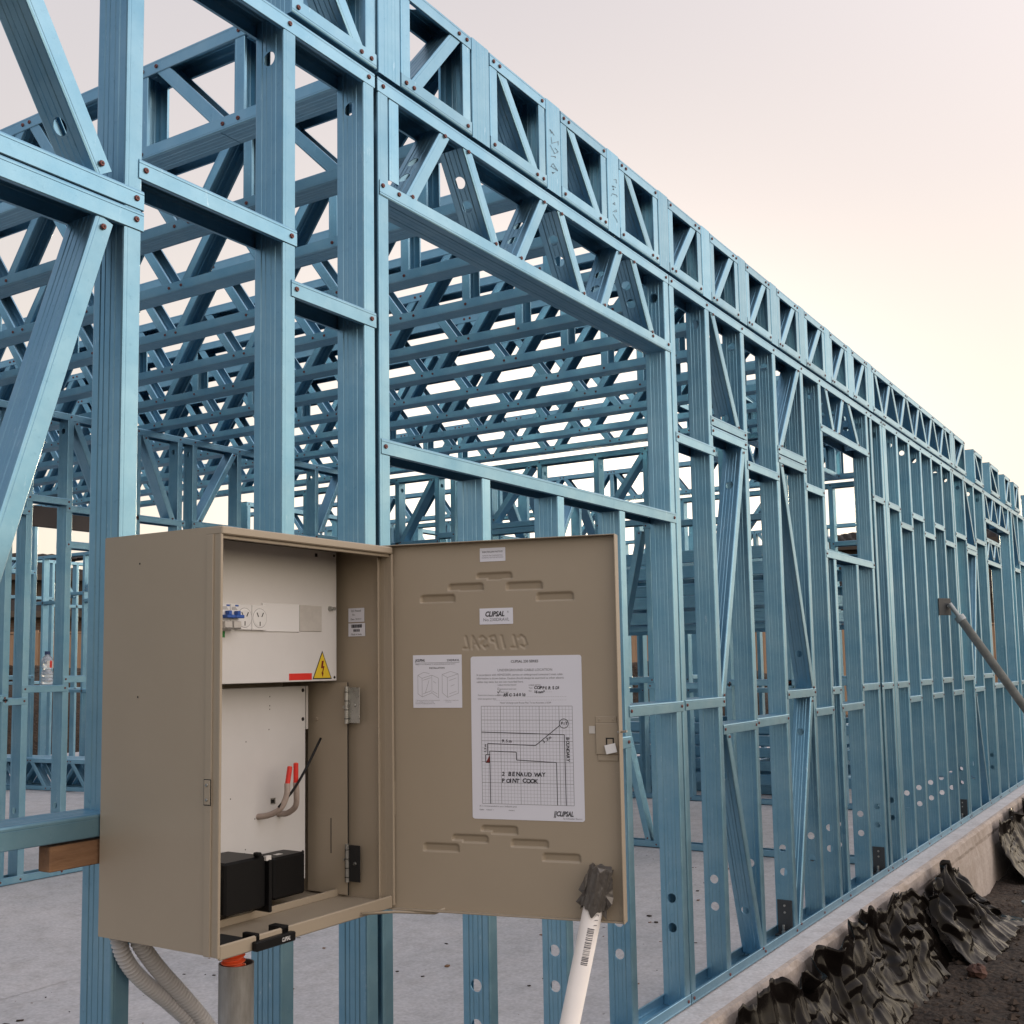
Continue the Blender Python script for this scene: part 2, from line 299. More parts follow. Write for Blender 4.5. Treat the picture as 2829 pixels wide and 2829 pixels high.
def member(mb, p0, p1, D, O, w=.09, holes=(), m=None, hr=.017):
    m = m or STEEL
    p0 = Vector(p0); p1 = Vector(p1); A = p1 - p0; L = A.length; A = A / L; D = Vector(D).normalized(); O = Vector(O); O = (O - A * O.dot(A)).normalized()
    if w not in PROF:
        pts, nh = profile(w); inn = offset(pts, -TH)
        if inn[len(pts) // 2][1] < 0: inn = offset(pts, TH)
        PROF[w] = (pts, inn, nh)
    pts, inn, nh = PROF[w]; N = len(pts)
    P = lambda d, o, t: p0 + A * t + D * d + O * o
    def strip(i0, i1, t0, t1, caps=True):
        vs = []; n = i1 - i0 + 1
        for t in (t0, t1):
            vs += [P(*pts[i], t) for i in range(i0, i1 + 1)]; vs += [P(*inn[i], t) for i in range(i0, i1 + 1)]
        f = []
        for i in range(n - 1):
            f.append((i, i + 1, 2 * n + i + 1, 2 * n + i)); f.append((n + i, 3 * n + i, 3 * n + i + 1, n + i + 1))
            if caps: f.append((i, n + i, n + i + 1, i + 1)); f.append((2 * n + i, 2 * n + i + 1, 3 * n + i + 1, 3 * n + i))
        if i0 == 0: f.append((0, 2 * n, 3 * n, n))
        if i1 == N - 1: f.append((n - 1, 2 * n - 1, 4 * n - 1, 3 * n - 1))
        mb.add(vs, f, m)
    holes = sorted(h for h in holes if .03 < h < L - .03)
    if not holes: strip(0, N - 1, 0, L); return
    strip(0, nh - 1, 0, L); strip(N - nh, N - 1, 0, L)
    a = pts[nh - 1][0]; s = max(a, hr + .002) if a > hr else a
    cur = 0; hh = min(hr, a - .0015)
    for h in holes:
        if h - a > cur + .002: strip(nh - 1, N - nh, cur, h - a, False)
        vs = []; S = 24
        for o in (0, TH):
            for k in range(S):
                an = 2 * math.pi * (k + .5) / S; c, sn = math.cos(an), math.sin(an); q = a / max(abs(c), abs(sn))
                vs.append(P(c * q, o, h + sn * q))
            for k in range(S):
                an = 2 * math.pi * (k + .5) / S; vs.append(P(math.cos(an) * hh, o, h + math.sin(an) * hh))
        f = []
        for k in range(S):
            k2 = (k + 1) % S
            f.append((k, k2, S + k2, S + k)); f.append((2 * S + k, 3 * S + k, 3 * S + k2, 2 * S + k2)); f.append((S + k, S + k2, 3 * S + k2, 3 * S + k))
        # square corners between the ring samples and the neighbouring strips
        for (c1, c2) in ((1, 1), (1, -1), (-1, 1), (-1, -1)):
            ks = sorted(range(S), key=lambda k: abs(math.cos(2 * math.pi * (k + .5) / S) - c1 * .70711) + abs(math.sin(2 * math.pi * (k + .5) / S) - c2 * .70711))[:2]
            i = len(vs); vs.append(P(c1 * a, 0, h + c2 * a)); f.append((ks[0], ks[1], i))
        mb.add(vs, f, m); cur = h + a
    if L > cur + .002: strip(nh - 1, N - nh, cur, L, False)

X_, Y_, Z_ = Vector((1, 0, 0)), Vector((0, 1, 0)), Vector((0, 0, 1))
class Frame:
    """a prefabricated wall frame; s runs along it, n through its 90 mm depth, z up"""
    def __init__(f, name, label, org, S, N, s0, s1, z0=0, z1=2.74, group=None, cat='wall frame', plates=True, bottom=True, detail=True, scr=True, top=True):
        f.S = Vector(S); f.N = Vector(N); f.org = Vector(org); f.z0 = z0; f.z1 = z1; f.scr = scr; f.detail = detail
        f.root = thing(name, f.P(s0, 0, z0), label, cat, group)
        if plates:
            if top:
                mb = MB(); member(mb, f.P(s0, .045, z1), f.P(s1, .045, z1), f.N, -Z_); f.top = mb
            if bottom:
                mb2 = MB(); member(mb2, f.P(s0, .045, z0), f.P(s1, .045, z0), f.N, Z_); f.bot = mb2
        f.has = plates, bottom, top
    def P(f, s, n, z): return f.org + f.S * s + f.N * n + Z_ * z
    def scw(f, mb, s, z, out=.0008):
        if f.scr:
            mb.screw(f.P(s, -out, z), -f.N)
    def stud(f, s, z0=None, z1=None, holes=None, flip=False, name='stud', w=.088):
        lo = z0 is None; hi = z1 is None
        a = f.z0 + .003 if lo else z0; b = f.z1 - .003 if hi else z1
        if holes is None: holes = [h for h in (f.z0 + .28, f.z0 + .385, f.z1 - .10)] if f.detail else []
        holes = [h - a for h in holes if a + .05 < h < b - .03]
        mb = MB(); so = s if not flip else s + .041
        member(mb, f.P(so, .045, a), f.P(so, .045, b), f.N, f.S if not flip else -f.S, w=w, holes=holes)
        if f.scr:
            if lo and f.has[1]: f.scw(f.bot, s + .02, f.z0 + .02)
            if hi and f.has[2]: f.scw(f.top, s + .02, f.z1 - .02)
        mb.build(name, f.root)
    def nog(f, s0, s1, z, name='noggin', over=.0, down=True):
        mb = MB(); member(mb, f.P(s0, .045, z), f.P(s1, .045, z), f.N, -Z_ if down else Z_, w=.0925)
        f.scw(mb, s0 + .016, z - .02 if down else z + .02, .002); f.scw(mb, s1 - .018, z - .02 if down else z + .02, .002)
        mb.build(name, f.root); return mb
    def brace(f, s0, z0, s1, z1, holes=False, name='diagonal_brace', w=.086):
        """(s,z) = centre line of the visible flange; the web always lies on the low-s side"""
        a = Vector((s1 - s0, z1 - z0)); L = a.length; a /= L; n = Vector((a.y, -a.x))
        if n.x < 0: n = -n
        off = n * -.0205; mb = MB()
        p0 = f.P(s0 + off.x, .045, z0 + off.y); p1 = f.P(s1 + off.x, .045, z1 + off.y)
        hl = [] if not holes else ([L * .3, L * .3 + .07] if L < .5 else ([.10, .47] if L < .7 else [.18, L - .2]))
        member(mb, p0, p1, f.N, f.S * n.x + Z_ * n.y, w=w, holes=hl)
        if f.scr: f.scw(mb, s0 + a.x * .018, z0 + a.y * .018); f.scw(mb, s1 - a.x * .018, z1 - a.y * .018)
        mb.build(name, f.root)
    def done(f):
        if f.has[0]:
            if f.has[2]: f.top.build('top_plate', f.root)
            if f.has[1]: f.bot.build('bottom_plate', f.root)
        return f.root

# ================================================================ GROUND AND SLAB
mb = MB()
def gz(x, y):
    # soil level: falls away from the slab, lumpy
    s = math.sin(x * 3.1 + y * 2.3) * .02 + math.sin(x * 7.3 - y * 5.1) * .012 + math.sin(x * 1.3) * .03
    return -.47 + s
nx, ny = 180, 50
vs = []
for i in range(nx + 1):
    for j in range(ny + 1):
        x = 1.0 + 15 * i / nx; y = -4.0 + 3.88 * j / ny
        vs.append((x, y, gz(x, y) + random.uniform(-.012, .012)))
mb.add(vs, [(i * (ny + 1) + j, (i + 1) * (ny + 1) + j, (i + 1) * (ny + 1) + j + 1, i * (ny + 1) + j + 1) for i in range(nx) for j in range(ny)], SOIL)
tag(mb.build('soil', smooth=True), kind='structure')
mb = MB(); mb.add([(-900, -900, -.60), (1200, -900, -.60), (1200, 1200, -.60), (-900, 1200, -.60)], [(0, 1, 2, 3)], SOIL)
tag(mb.build('ground'), kind='structure')
mb = MB(); SX0, SX1, SY1 = -4, 17.5, 13
mb.add([(SX0, -.10, -.004), (SX1, -.10, -.004), (SX1, SY1, -.004), (SX0, SY1, -.004)], [(0, 1, 2, 3)], CONC)
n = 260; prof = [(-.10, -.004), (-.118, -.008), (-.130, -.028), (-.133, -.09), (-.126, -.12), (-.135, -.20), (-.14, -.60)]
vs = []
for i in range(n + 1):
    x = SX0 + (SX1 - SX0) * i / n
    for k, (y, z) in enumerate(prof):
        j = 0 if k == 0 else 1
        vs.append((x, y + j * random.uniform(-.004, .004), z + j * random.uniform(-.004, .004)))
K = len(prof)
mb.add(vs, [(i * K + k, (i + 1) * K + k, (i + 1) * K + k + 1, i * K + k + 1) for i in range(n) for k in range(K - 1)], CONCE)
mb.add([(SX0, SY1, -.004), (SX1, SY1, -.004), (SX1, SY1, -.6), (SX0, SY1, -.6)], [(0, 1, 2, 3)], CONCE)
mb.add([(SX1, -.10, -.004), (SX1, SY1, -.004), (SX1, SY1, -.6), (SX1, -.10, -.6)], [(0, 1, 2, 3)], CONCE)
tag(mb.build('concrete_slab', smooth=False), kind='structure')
mb = MB(); mb.box(-4, 6.95, 3.80, 12.9, .0, .098, CONC, .006); tag(mb.build('raised_slab'), kind='structure')
mb = MB(); mb.add([(-4, 2.3, -.003), (6.95, 2.3, -.003), (6.95, 3.82, .098), (-4, 3.82, .098), (6.95, 3.82, -.003)], [(0, 1, 2, 3), (1, 4, 2)], CONC); tag(mb.build('slab_ramp'), kind='structure')

# ================================================================ LONG FRONT WALL (faces -Y, y = 0 .. 0.09)
GW = 'prefabricated frames of the long front wall'
f = Frame('wall_frame', 'blue steel wall frame behind the beige meter box, with a K brace at its left', (0, 0, 0), X_, Y_, .30, 2.139, group=GW)
f.stud(.50); f.stud(1.373, holes=[]); f.stud(1.808); f.stud(2.095)
f.nog(.52, 1.418, 2.174); f.nog(.52, 1.418, 2.132)
f.nog(1.405, 1.852, 2.237, over=.01); f.nog(1.835, 2.139, 2.118)
f.brace(1.327, 2.178, 1.02, 2.70, holes=True); f.brace(1.330, 2.09, .99, 1.0, holes=False)
f.nog(.52, 1.372, .993, name='sill')
f.done()

f = Frame('wall_frame', 'blue steel window frame with a triangulated lintel truss, right of the meter box', (0, 0, 0), X_, Y_, 2.150, 3.952, group=GW)
f.stud(2.153, holes=[.28, .385]); f.stud(3.908)
mb = MB(); member(mb, f.P(2.20, .045, 2.482), f.P(2.20, .045, 2.70), Y_, X_, w=.086); mb.build('lintel_post', f.root)
for s in (2.613, 3.041, 3.475): f.stud(s, z1=1.765)
mb = f.nog(2.157, 3.953, 1.807, name='window_sill')
mb = MB(); member(mb, f.P(2.156, .045, 2.427), f.P(3.955, .045, 2.427), Y_, Z_, w=.0925, m=STEEL)
for s in (2.168, 2.235, 3.79, 3.93): f.scw(mb, s, 2.455, .002)
mb.build('lintel_chord', f.root)
for a in ((2.285, 2.455, 2.458, 2.712), (2.555, 2.712, 2.712, 2.455), (2.835, 2.455, 3.003, 2.712), (3.097, 2.712, 3.257, 2.455), (3.39, 2.455, 3.54, 2.712), (3.636, 2.712, 3.797, 2.455)):
    f.brace(*a, holes=True, name='lintel_web')
f.nog(2.19, 2.625, 1.10); f.nog(2.65, 3.07, 1.0); f.nog(3.045, 3.51, .998); f.nog(3.505, 3.967, 1.10)
f.done()

f = Frame('wall_frame', 'blue steel wall frame with two long crossing braces and a small window opening', (0, 0, 0), X_, Y_, 3.958, 7.235, group=GW)
f.stud(3.961, holes=[]); f.stud(4.322); f.stud(4.735); f.stud(5.160); f.stud(5.585); f.stud(5.893); f.stud(6.845)
for s in (6.045, 6.487): f.stud(s, z1=1.775)
f.stud(6.945); f.stud(7.19)
for s0, s1, z in ((3.985, 4.394, 1.102), (4.365, 4.76, .99), (4.76, 5.19, .996), (5.18, 5.62, 1.104), (5.605, 5.92, 1.004), (5.906, 6.07, 1.103), (6.06, 6.51, 1.006), (6.49, 6.87, 1.104), (6.92, 7.21, 1.10)): f.nog(s0, s1, z)
for s0, s1, z in ((3.979, 4.379, 2.127), (4.345, 4.76, 2.255), (4.345, 4.76, 2.212), (4.76, 5.19, 2.127), (5.185, 5.62, 2.262), (5.185, 5.62, 2.219), (5.60, 5.92, 2.135), (6.92, 7.214, 2.235)): f.nog(s0, s1, z)
f.nog(5.90, 6.885, 2.49, name='lintel_chord'); f.nog(5.90, 6.885, 1.817, name='window_sill')
for a in ((6.03, 2.712, 6.16, 2.475), (6.24, 2.475, 6.37, 2.712), (6.47, 2.712, 6.67, 2.475)): f.brace(*a, holes=True, name='lintel_web')
f.brace(4.40, 2.712, 4.675, 2.24, holes=True); f.brace(4.722, 2.17, 4.378, 1.09, holes=True)
f.brace(4.42, .955, 4.735, .02, holes=True); f.brace(5.565, 2.712, 5.235, 2.25); f.brace(5.235, 2.185, 5.595, 1.09, holes=True); f.brace(5.56, 1.06, 5.24, .02, holes=True)
f.done()

f = Frame('wall_frame', 'blue steel wall frame of close studs with noggins in zigzag, beyond the small window', (0, 0, 0), X_, Y_, 7.245, 9.44, group=GW)
f.stud(7.25, holes=[]); f.stud(7.29)
for s in (7.60, 7.945, 8.305, 8.66, 9.02, 9.385): f.stud(s)
zz = [7.29, 7.60, 7.945, 8.305, 8.66, 9.02, 9.40]
for i in range(6): f.nog(zz[i] + .01, zz[i + 1] + .03, 1.098 if i % 2 == 0 else .997); f.nog(zz[i] + .01, zz[i + 1] + .03, 2.233 if i % 2 == 0 else 2.135)
f.done()
f = Frame('wall_frame', 'far blue steel wall frame with one braced bay, behind the top of the grey prop', (0, 0, 0), X_, Y_, 9.45, 10.85, group=GW)
for s in (9.455, 9.895, 10.345, 10.80): f.stud(s)
for s0, s1, z in ((9.46, 9.92, 1.098), (9.90, 10.38, .997), (10.35, 10.83, 1.10), (9.46, 9.92, 2.235), (9.90, 10.38, 2.18), (9.90, 10.38, 2.137), (10.35, 10.83, 2.26)): f.nog(s0, s1, z)
f.brace(9.975, 2.71, 10.31, 2.2); f.brace(10.33, 2.1, 9.97, 1.02); f.brace(9.98, .95, 10.32, .03); f.done()
f = Frame('wall_frame', 'farthest blue steel wall frame, with a truss lintel over a tall opening', (0, 0, 0), X_, Y_, 10.86, 16.4, group=GW, detail=False)
for s in (10.865, 12.24, 12.45, 12.86, 13.3, 13.74, 14.18, 14.62, 15.06, 15.5, 15.94, 16.34): f.stud(s)
for s in (11.32, 11.78): f.stud(s, z1=.96)
f.nog(10.87, 11.66, 2.31); f.nog(10.87, 11.66, 2.11); f.stud(11.62, z0=1.0, z1=2.30)
for i_ in range(4): f.brace(10.93 + i_ * .17, 2.30 if i_ % 2 else 2.13, 11.06 + i_ * .17, 2.13 if i_ % 2 else 2.30)
f.nog(10.87, 12.28, 2.49, name='lintel_chord'); f.nog(10.87, 12.28, 1.0, name='window_sill')
for i, s in enumerate((10.97, 11.2, 11.43, 11.66, 11.89, 12.12)): f.brace(s, 2.71 if i % 2 == 0 else 2.47, s + .18, 2.47 if i % 2 == 0 else 2.71, name='lintel_web')
ss = [12.47, 12.86, 13.3, 13.74, 14.18, 14.62, 15.06, 15.5, 15.94, 16.34]
for i in range(9): f.nog(ss[i], ss[i + 1] + .03, 1.10 if i % 2 else 1.0); f.nog(ss[i], ss[i + 1] + .03, 2.235 if i % 2 else 2.14)
f.brace(12.56, 2.71, 12.83, 2.2); f.done()

for xq, wn in ((5.160, 2), (6.845, 2), (9.385, 3)):
    fr0 = [o for o in bpy.data.objects if o.get('category') == 'wall frame' and o.location.x < xq][-1]
    if xq < 9: fr0 = [o for o in bpy.data.objects if o.get('category') == 'wall frame'][2]
    else: fr0 = [o for o in bpy.data.objects if o.get('category') == 'wall frame'][3]
    mb = MB(); mb.box(xq - .006, xq - .001, .012, .080, .004, .155, PROPD, .001); mb.box(xq - .055, xq - .004, .012, .080, .004, .009, PROPD, .001)
    for zz_ in (.10, .13): mb.disc((xq - .006, .046, zz_), (-1, 0, 0), .006, ZINC, 8, .004)
    mb.tube([(xq - .03, .046, .008), (xq - .03, .046, .05)], .006, ZINC, 8); mb.tube([(xq - .03, .046, .010), (xq - .03, .046, .022)], .011, ZINC, 6)
    mb.build('hold_down_bracket', fr0)
# ================================================================ FLOOR JOIST TRUSSES over the big room (run along +Y)
JW = .088
def joist(x, y1, label, group, pattern=0, z=2.752, h=.30, y0=0.0, name='floor_joist', d=Y_, along=None):
    D = along or X_
    root = thing(name, (x, y0, z), label, 'floor joist', group)
    w2 = .045
    ax = d; base = Vector((x, y0, z)) + D * w2
    L = y1
    P = lambda t, zz, o=0: base + ax * t + Z_ * zz + D * o
    bot = MB(); member(bot, P(0.004, .001), P(L, .001), D, Z_, w=.09)
    top = MB(); member(top, P(0.004, h), P(L, h), D, -Z_, w=.09)
    ep = MB(); member(ep, P(0, .0), P(0, h + .001), D, ax, w=.0925, m=STEEL); ep.build('end_post', root)
    def web(t0, z0, t1, z1, nm='web_member'):
        mbb = MB(); a = Vector((t1 - t0, z1 - z0)).normalized(); n_ = Vector((a.y, -a.x))
        if n_.x > 0: n_ = -n_         # open side faces the near end
        member(mbb, P(t0 - n_.x * .02, z0 - n_.y * .02), P(t1 - n_.x * .02, z1 - n_.y * .02), D, ax * n_.x + Z_ * n_.y, w=.084)
        mbb.build(nm, root)
        for (t, zz) in ((t0, z0), (t1, z1)):
            tgt = bot if zz < h / 2 else top
            for sg in (-1, 1): tgt.screw(P(t, .021 if zz < h / 2 else h - .021, sg * .0458), D * sg, .0065)
    lo, hi = .014, h - .014
    if pattern == 0:
        web(.50, lo, .50, hi); web(.56, lo, .84, hi); web(.90, lo, .90, hi); t = .97
    else:
        web(.16, hi, .42, lo); web(.50, lo, .78, hi); web(.90, lo, .90, hi); t = .97
    k = 0
    while t + .55 < L:
        web(t, hi, t + .205, lo); web(t + .275, lo, t + .48, hi); t += .515; k += 1
        if k == 4: web(t - .005, lo, t - .005, hi); t += .03
    web(L - .05, lo, L - .05, hi)
    bot.build('bottom_chord', root); top.build('top_chord', root)
    return root
JX = [2.157, 2.590, 3.019, 3.449, 3.880, 4.312, 4.740, 5.170, 5.606, 6.055, 6.50, 6.945]
GJ = 'open web floor joists over the front room'
ordn = ['first', 'second', 'third', 'fourth', 'fifth', 'sixth', 'seventh', 'eighth', 'ninth', 'tenth', 'eleventh', 'twelfth']
JL = 8.05
protoA = joist(JX[0], JL, 'blue steel floor joist truss, the nearest, first above the meter box', GJ, 0)
protoB = joist(JX[1], JL, 'blue steel floor joist truss, second one back from the camera', GJ, 1)
for i in range(2, 12):
    c = copy_tree(protoB if i in (3, 5, 6, 8, 10) else protoA, loc=(JX[i], 0, 2.752))
    c['label'] = 'blue steel floor joist truss, %s one back from the camera over the front room' % ordn[i]

# rim pieces closing the floor edge between the joists
GR = 'rim pieces between the joist ends'
def rim(x0, x1, label, flips, n=1, grp=GR, y=0, group=True):
    root = thing('rim_truss', (x0, y, 2.752), label, 'rim truss', grp)
    za, zb = 2.7535, 3.052
    bot = MB(); member(bot, (x0, y + .045, za), (x1, y + .045, za), Y_, Z_)
    top = MB(); member(top, (x0, y + .045, zb), (x1, y + .045, zb), Y_, -Z_, holes=[(x1 - x0) * .35] if n == 1 else [])
    for k, (xx, O) in enumerate(((x0 + .001, X_), (x1 - .001, -X_))):
        mb = MB(); member(mb, (xx, y + .045, za + .002), (xx, y + .045, zb - .002), Y_, O, w=.087)
        mb.build('end_post', root)
        for zz, t in ((za + .02, bot), (zb - .02, top)): t.screw((xx + O.x * .02, y - .001, zz), -Y_)
    if n == 1: D = [(x0 + .055, x1 - .06)]
    else:
        st = (x1 - x0 - .10) / n; D = [(x0 + .05 + st * i, x0 + .05 + st * (i + 1)) for i in range(n)]
    for i, (a, b) in enumerate(D):
        up = flips if n == 1 else (i % 2 == 1)
        z0_, z1_ = (za + .02, zb - .02) if up else (zb - .02, za + .02)
        if n > 1: a += .035; b -= .005
        A = Vector((b - a, z1_ - z0_)).normalized(); nn = Vector((A.y, -A.x))
        if nn.x < 0: nn = -nn
        mb = MB(); q = nn * -.02
        member(mb, (a + q.x, y + .045, z0_ + q.y), (b + q.x, y + .045, z1_ + q.y), Y_, (nn.x, 0, nn.y), w=.084)
        for xx, zz in ((a, z0_), (b, z1_)):
            (bot if zz < 2.9 else top).screw((xx, y - .001, zz), -Y_)
        mb.build('diagonal_web', root)
    bot.build('bottom_chord', root); top.build('top_chord', root)
    return root
rim(1.835, 2.147, 'blue rim truss with a falling diagonal, nearest, above the meter box', False)
lab = ['blue rim truss, %s one to the right of the nearest joist end' % o for o in ordn]
for i in range(11):
    rim(JX[i] + .094, JX[i + 1] - .006, lab[i], i in (0,) or i >= 4)
rim(7.045, 9.486, 'long blue rim truss with many diagonals, right of the row of short ones', False, n=11)
rim(9.60, 10.075, 'short blue rim truss at the right end of the long one', True)
for k, (a, b, d) in enumerate(((10.49, 10.91, False), (11.30, 11.80, False), (12.15, 12.52, True), (12.75, 13.10, True), (13.9, 14.3, True), (15, 15.4, True))):
    rim(a, b, 'blue rim truss standing alone on the far wall, %s from the gap' % ordn[k], d)
for xq in (JX[2], JX[3]):
    jo = [o for o in bpy.data.objects if o.get('category') == 'floor joist' and abs(o.location.x - xq) < .001][0]
    rr = random.Random(int(xq * 10)); mb = MB(); zc = .20
    while zc > .06:
        p = [(xq + .045 + rr.uniform(-.028, .028), -.0012, 2.752 + zc + rr.uniform(-.012, .012)) for _ in range(4)]
        for a_, b_ in zip(p, p[1:]): mb.tube([a_, b_], .0006, INKG, 5)
        zc -= .028
    o_ = mb.build('marker_writing'); del o_['_o']; o_.parent = jo; o_.location = -Vector(jo.location)
GJ2 = 'floor joists running along the house beyond the front room'
for k, yy in enumerate((.45, .90, 1.35)):
    if k == 0:
        pj = joist(7.06, 2.42, 'blue steel joist truss along the house, first behind the front wall', GJ2, 0, y0=yy, d=X_, along=Y_)
    else:
        c = copy_tree(pj, loc=(7.06, yy, 2.752)); c['label'] = 'blue steel joist truss along the house, %s behind the front wall' % ordn[k]
for k, xx in enumerate((9.49,)):
    c = copy_tree(protoB, loc=(xx, 0, 2.752)); c['group'] = 'joists over the far rooms'; c['label'] = 'blue steel floor joist truss over the far rooms, just past the long rim truss'

# ================================================================ INNER WALL FRAMES
GI = 'wall frames inside the house'
f = Frame('wall_frame', 'dark blue inner wall frame at the back of the front room, bottle on its noggin', (0, 3.85, 0), X_, Y_, 1.6, 7.0, z0=.10, z1=2.738, group=GI)
for s in (1.7, 2.1, 2.5, 2.9, 3.35, 3.725, 3.846, 4.107, 4.60, 4.935, 5.06, 5.46, 5.86, 6.25, 6.60, 6.93): f.stud(s)
for s0, s1, z in ((3.73, 3.88, 2.155), (3.85, 4.14, 2.237), (4.11, 4.63, 2.20), (4.60, 5.0, 2.195), (5.06, 5.5, 2.20), (5.46, 5.9, 2.18), (5.86, 6.28, 2.2), (6.25, 6.63, 2.22), (3.35, 3.76, 1.12), (3.73, 3.88, 1.10), (3.85, 4.14, 1.165), (4.11, 4.63, 1.215), (4.6, 4.97, 1.12), (5.06, 5.5, 1.16), (5.46, 5.9, 1.1), (5.86, 6.28, 1.16), (6.25, 6.63, 1.1)): f.nog(s0, s1, z)
f.nog(4.11, 4.63, 1.99)
for a in ((4.67, 2.70, 4.905, 2.18), (5.44, 2.70, 5.12, 2.19), (6.56, 2.69, 6.31, 2.22), (4.16, 2.70, 4.4, 2.2)): f.brace(*a)
f.done()
f = Frame('wall_frame', 'blue inner wall frame running away from the camera, under the far joist ends', (7.1, 0, 0), Y_, X_, .10, 5.2, z1=2.738, group=GI)
for s in (.11, .60, 1.0, 1.55, 1.935, 2.40, 2.84, 3.18, 3.33, 3.72, 4.2, 4.7, 5.1): f.stud(s, flip=False)
for s0, s1, z in ((.11, .63, 1.12), (.60, 1.03, 1.12), (1.0, 1.6, 1.1), (1.55, 1.97, 1.14), (1.93, 2.43, 1.1), (3.72, 4.2, 1.1), (1.55, 1.97, 2.23), (2.4, 2.88, 2.296), (2.4, 2.88, 2.252), (3.18, 3.37, 2.262), (3.33, 3.76, 2.22), (1.0, 1.6, 2.2), (.6, 1.03, 2.2), (3.72, 4.23, 2.22)): f.nog(s0, s1, z)
for a in ((3.39, 2.70, 3.72, 2.20), (2.50, 2.70, 2.84, 2.31), (1.58, 2.70, 1.90, 2.27), (1.63, 2.15, 1.86, 1.15), (1.86, 1.05, 1.63, .04)): f.brace(*a)
f.done()
def plain(label, org, S, N, s0, s1, z0=0, sp=.45, seed=1, lint=True, z1=2.738):
    rr = random.Random(seed)
    f = Frame('wall_frame', label, org, S, N, s0, s1, z0=z0, z1=z1, group=GI, scr=True, detail=False)
    s = s0 + .01; ss = []
    while s < s1 - .05: ss.append(s); s += sp * rr.uniform(.85, 1.1)
    ss.append(s1 - .043)
    for q in ss: f.stud(q)
    for a, b in zip(ss, ss[1:]):
        f.nog(a, b + .03, z0 + (1.0 if rr.random() < .5 else 1.1)); f.nog(a, b + .03, z0 + (2.14 if rr.random() < .5 else 2.235))
        if rr.random() < .3: f.brace(a + .06, z1 - .03, b - .02, z0 + 2.25)
        elif rr.random() < .3: f.brace(b - .02, z1 - .03, a + .06, z0 + 2.25)
    f.done()
plain('pale blue inner wall frame deep in the house, seen past the water bottle', (0, 8.2, 0), X_, Y_, 4.2, 7.0, z0=.1, seed=3, sp=.85)
plain('blue inner wall frame at the back edge of the slab, before the paling fence', (0, 11.6, 0), X_, Y_, 6.8, 15.0, seed=5)
plain('blue inner wall frame across the far rooms, third behind the front wall', (0, 2.9, 0), X_, Y_, 7.3, 12.5, seed=8)
plain('blue inner wall frame across the far rooms, halfway to the back', (0, 5.6, 0), X_, Y_, 7.3, 14.0, seed=9)
plain('blue inner cross wall frame in the middle of the far rooms', (9.6, 0, 0), Y_, X_, .1, 5.5, seed=11)
plain('blue inner cross wall frame at the far end of the house', (12.6, 0, 0), Y_, X_, .1, 9.5, seed=13)
plain('blue inner cross wall frame behind the back rooms', (9.2, 0, 0), Y_, X_, 5.8, 11.5, seed=15)

def stack_frames(label, x0, x1, y0, y1, z0, nlay, seed):
    rr = random.Random(seed); y0_, y1_ = y0, y1; root = thing('frame_stack', (x0, y0, z0), label, 'stacked frames', 'stacks of spare framing')
    for k in range(nlay):
        dx = rr.uniform(-.22, .22); z = z0 + k * .112; y0 = y0_ + rr.uniform(-.15, .15); y1 = y1_ + rr.uniform(-.3, .15)
        for xx in (x0 + dx, x1 + dx - .05):
            mb = MB(); member(mb, (xx, y0, z + .045), (xx, y1, z + .045), Z_, X_ if xx < (x0 + x1) / 2 else -X_, w=.09); mb.build('rail', root)
        y = y0 + .1
        while y < y1 - .1:
            mb = MB(); member(mb, (x0 + dx + .04, y, z + .045), (x1 + dx - .06, y, z + .045), Z_, Y_, w=.086); mb.build('crossbar', root); y += .6
    return root
st_ = stack_frames('stack of spare steel frames raised on stands, behind the inner wall that runs away', 7.9, 9.2, .7, 3.2, 1.52, 5, 4)
for (xx, yy) in ((8.0, .9), (8.0, 3.0), (9.05, .9), (9.05, 3.0)):
    mb = MB(); member(mb, (xx, yy, 0), (xx, yy, 1.50), Y_, X_); mb.build('stand_leg', st_)
for xx in (8.0, 9.05):
    mb = MB(); member(mb, (xx + .02, .6, 1.515), (xx + .02, 3.3, 1.515), X_, -Z_); mb.build('stand_rail', st_)
stack_frames('low stack of spare steel frames beside the far cross wall', 10.2, 11.6, 1.2, 5.0, 0, 6, 6)
stack_frames('stack of spare steel frames at the back of the house', 10.0, 11.4, 6.2, 9.0, 0, 9, 8)
# joist trusses standing on the slab behind the inner wall
for k in range(3):
    c = copy_tree(protoB, loc=(6.75 + k * .10, 12.2, .10)); c.rotation_euler = (0, 0, R(-90)) if False else (0, 0, R(-172))
    c.location = (6.3 + k * .12, 12.6, .10)
    c['group'] = 'spare joists standing on the slab'; c['label'] = 'spare joist truss standing on the slab behind the inner wall, %s in its row' % ordn[k]
# long beam deep in the house
mb = MB(); mb.box(4.6, 6.9, 6.9, 6.95, 2.50, 2.68, mat('dark_beam', (.06, .045, .038), .6), .003)
tag(mb.build('ceiling_beam'), 'dark brown beam spanning high between the studs at the left', 'beam')
for k, xx in enumerate((4.65, 6.85)):
    pass

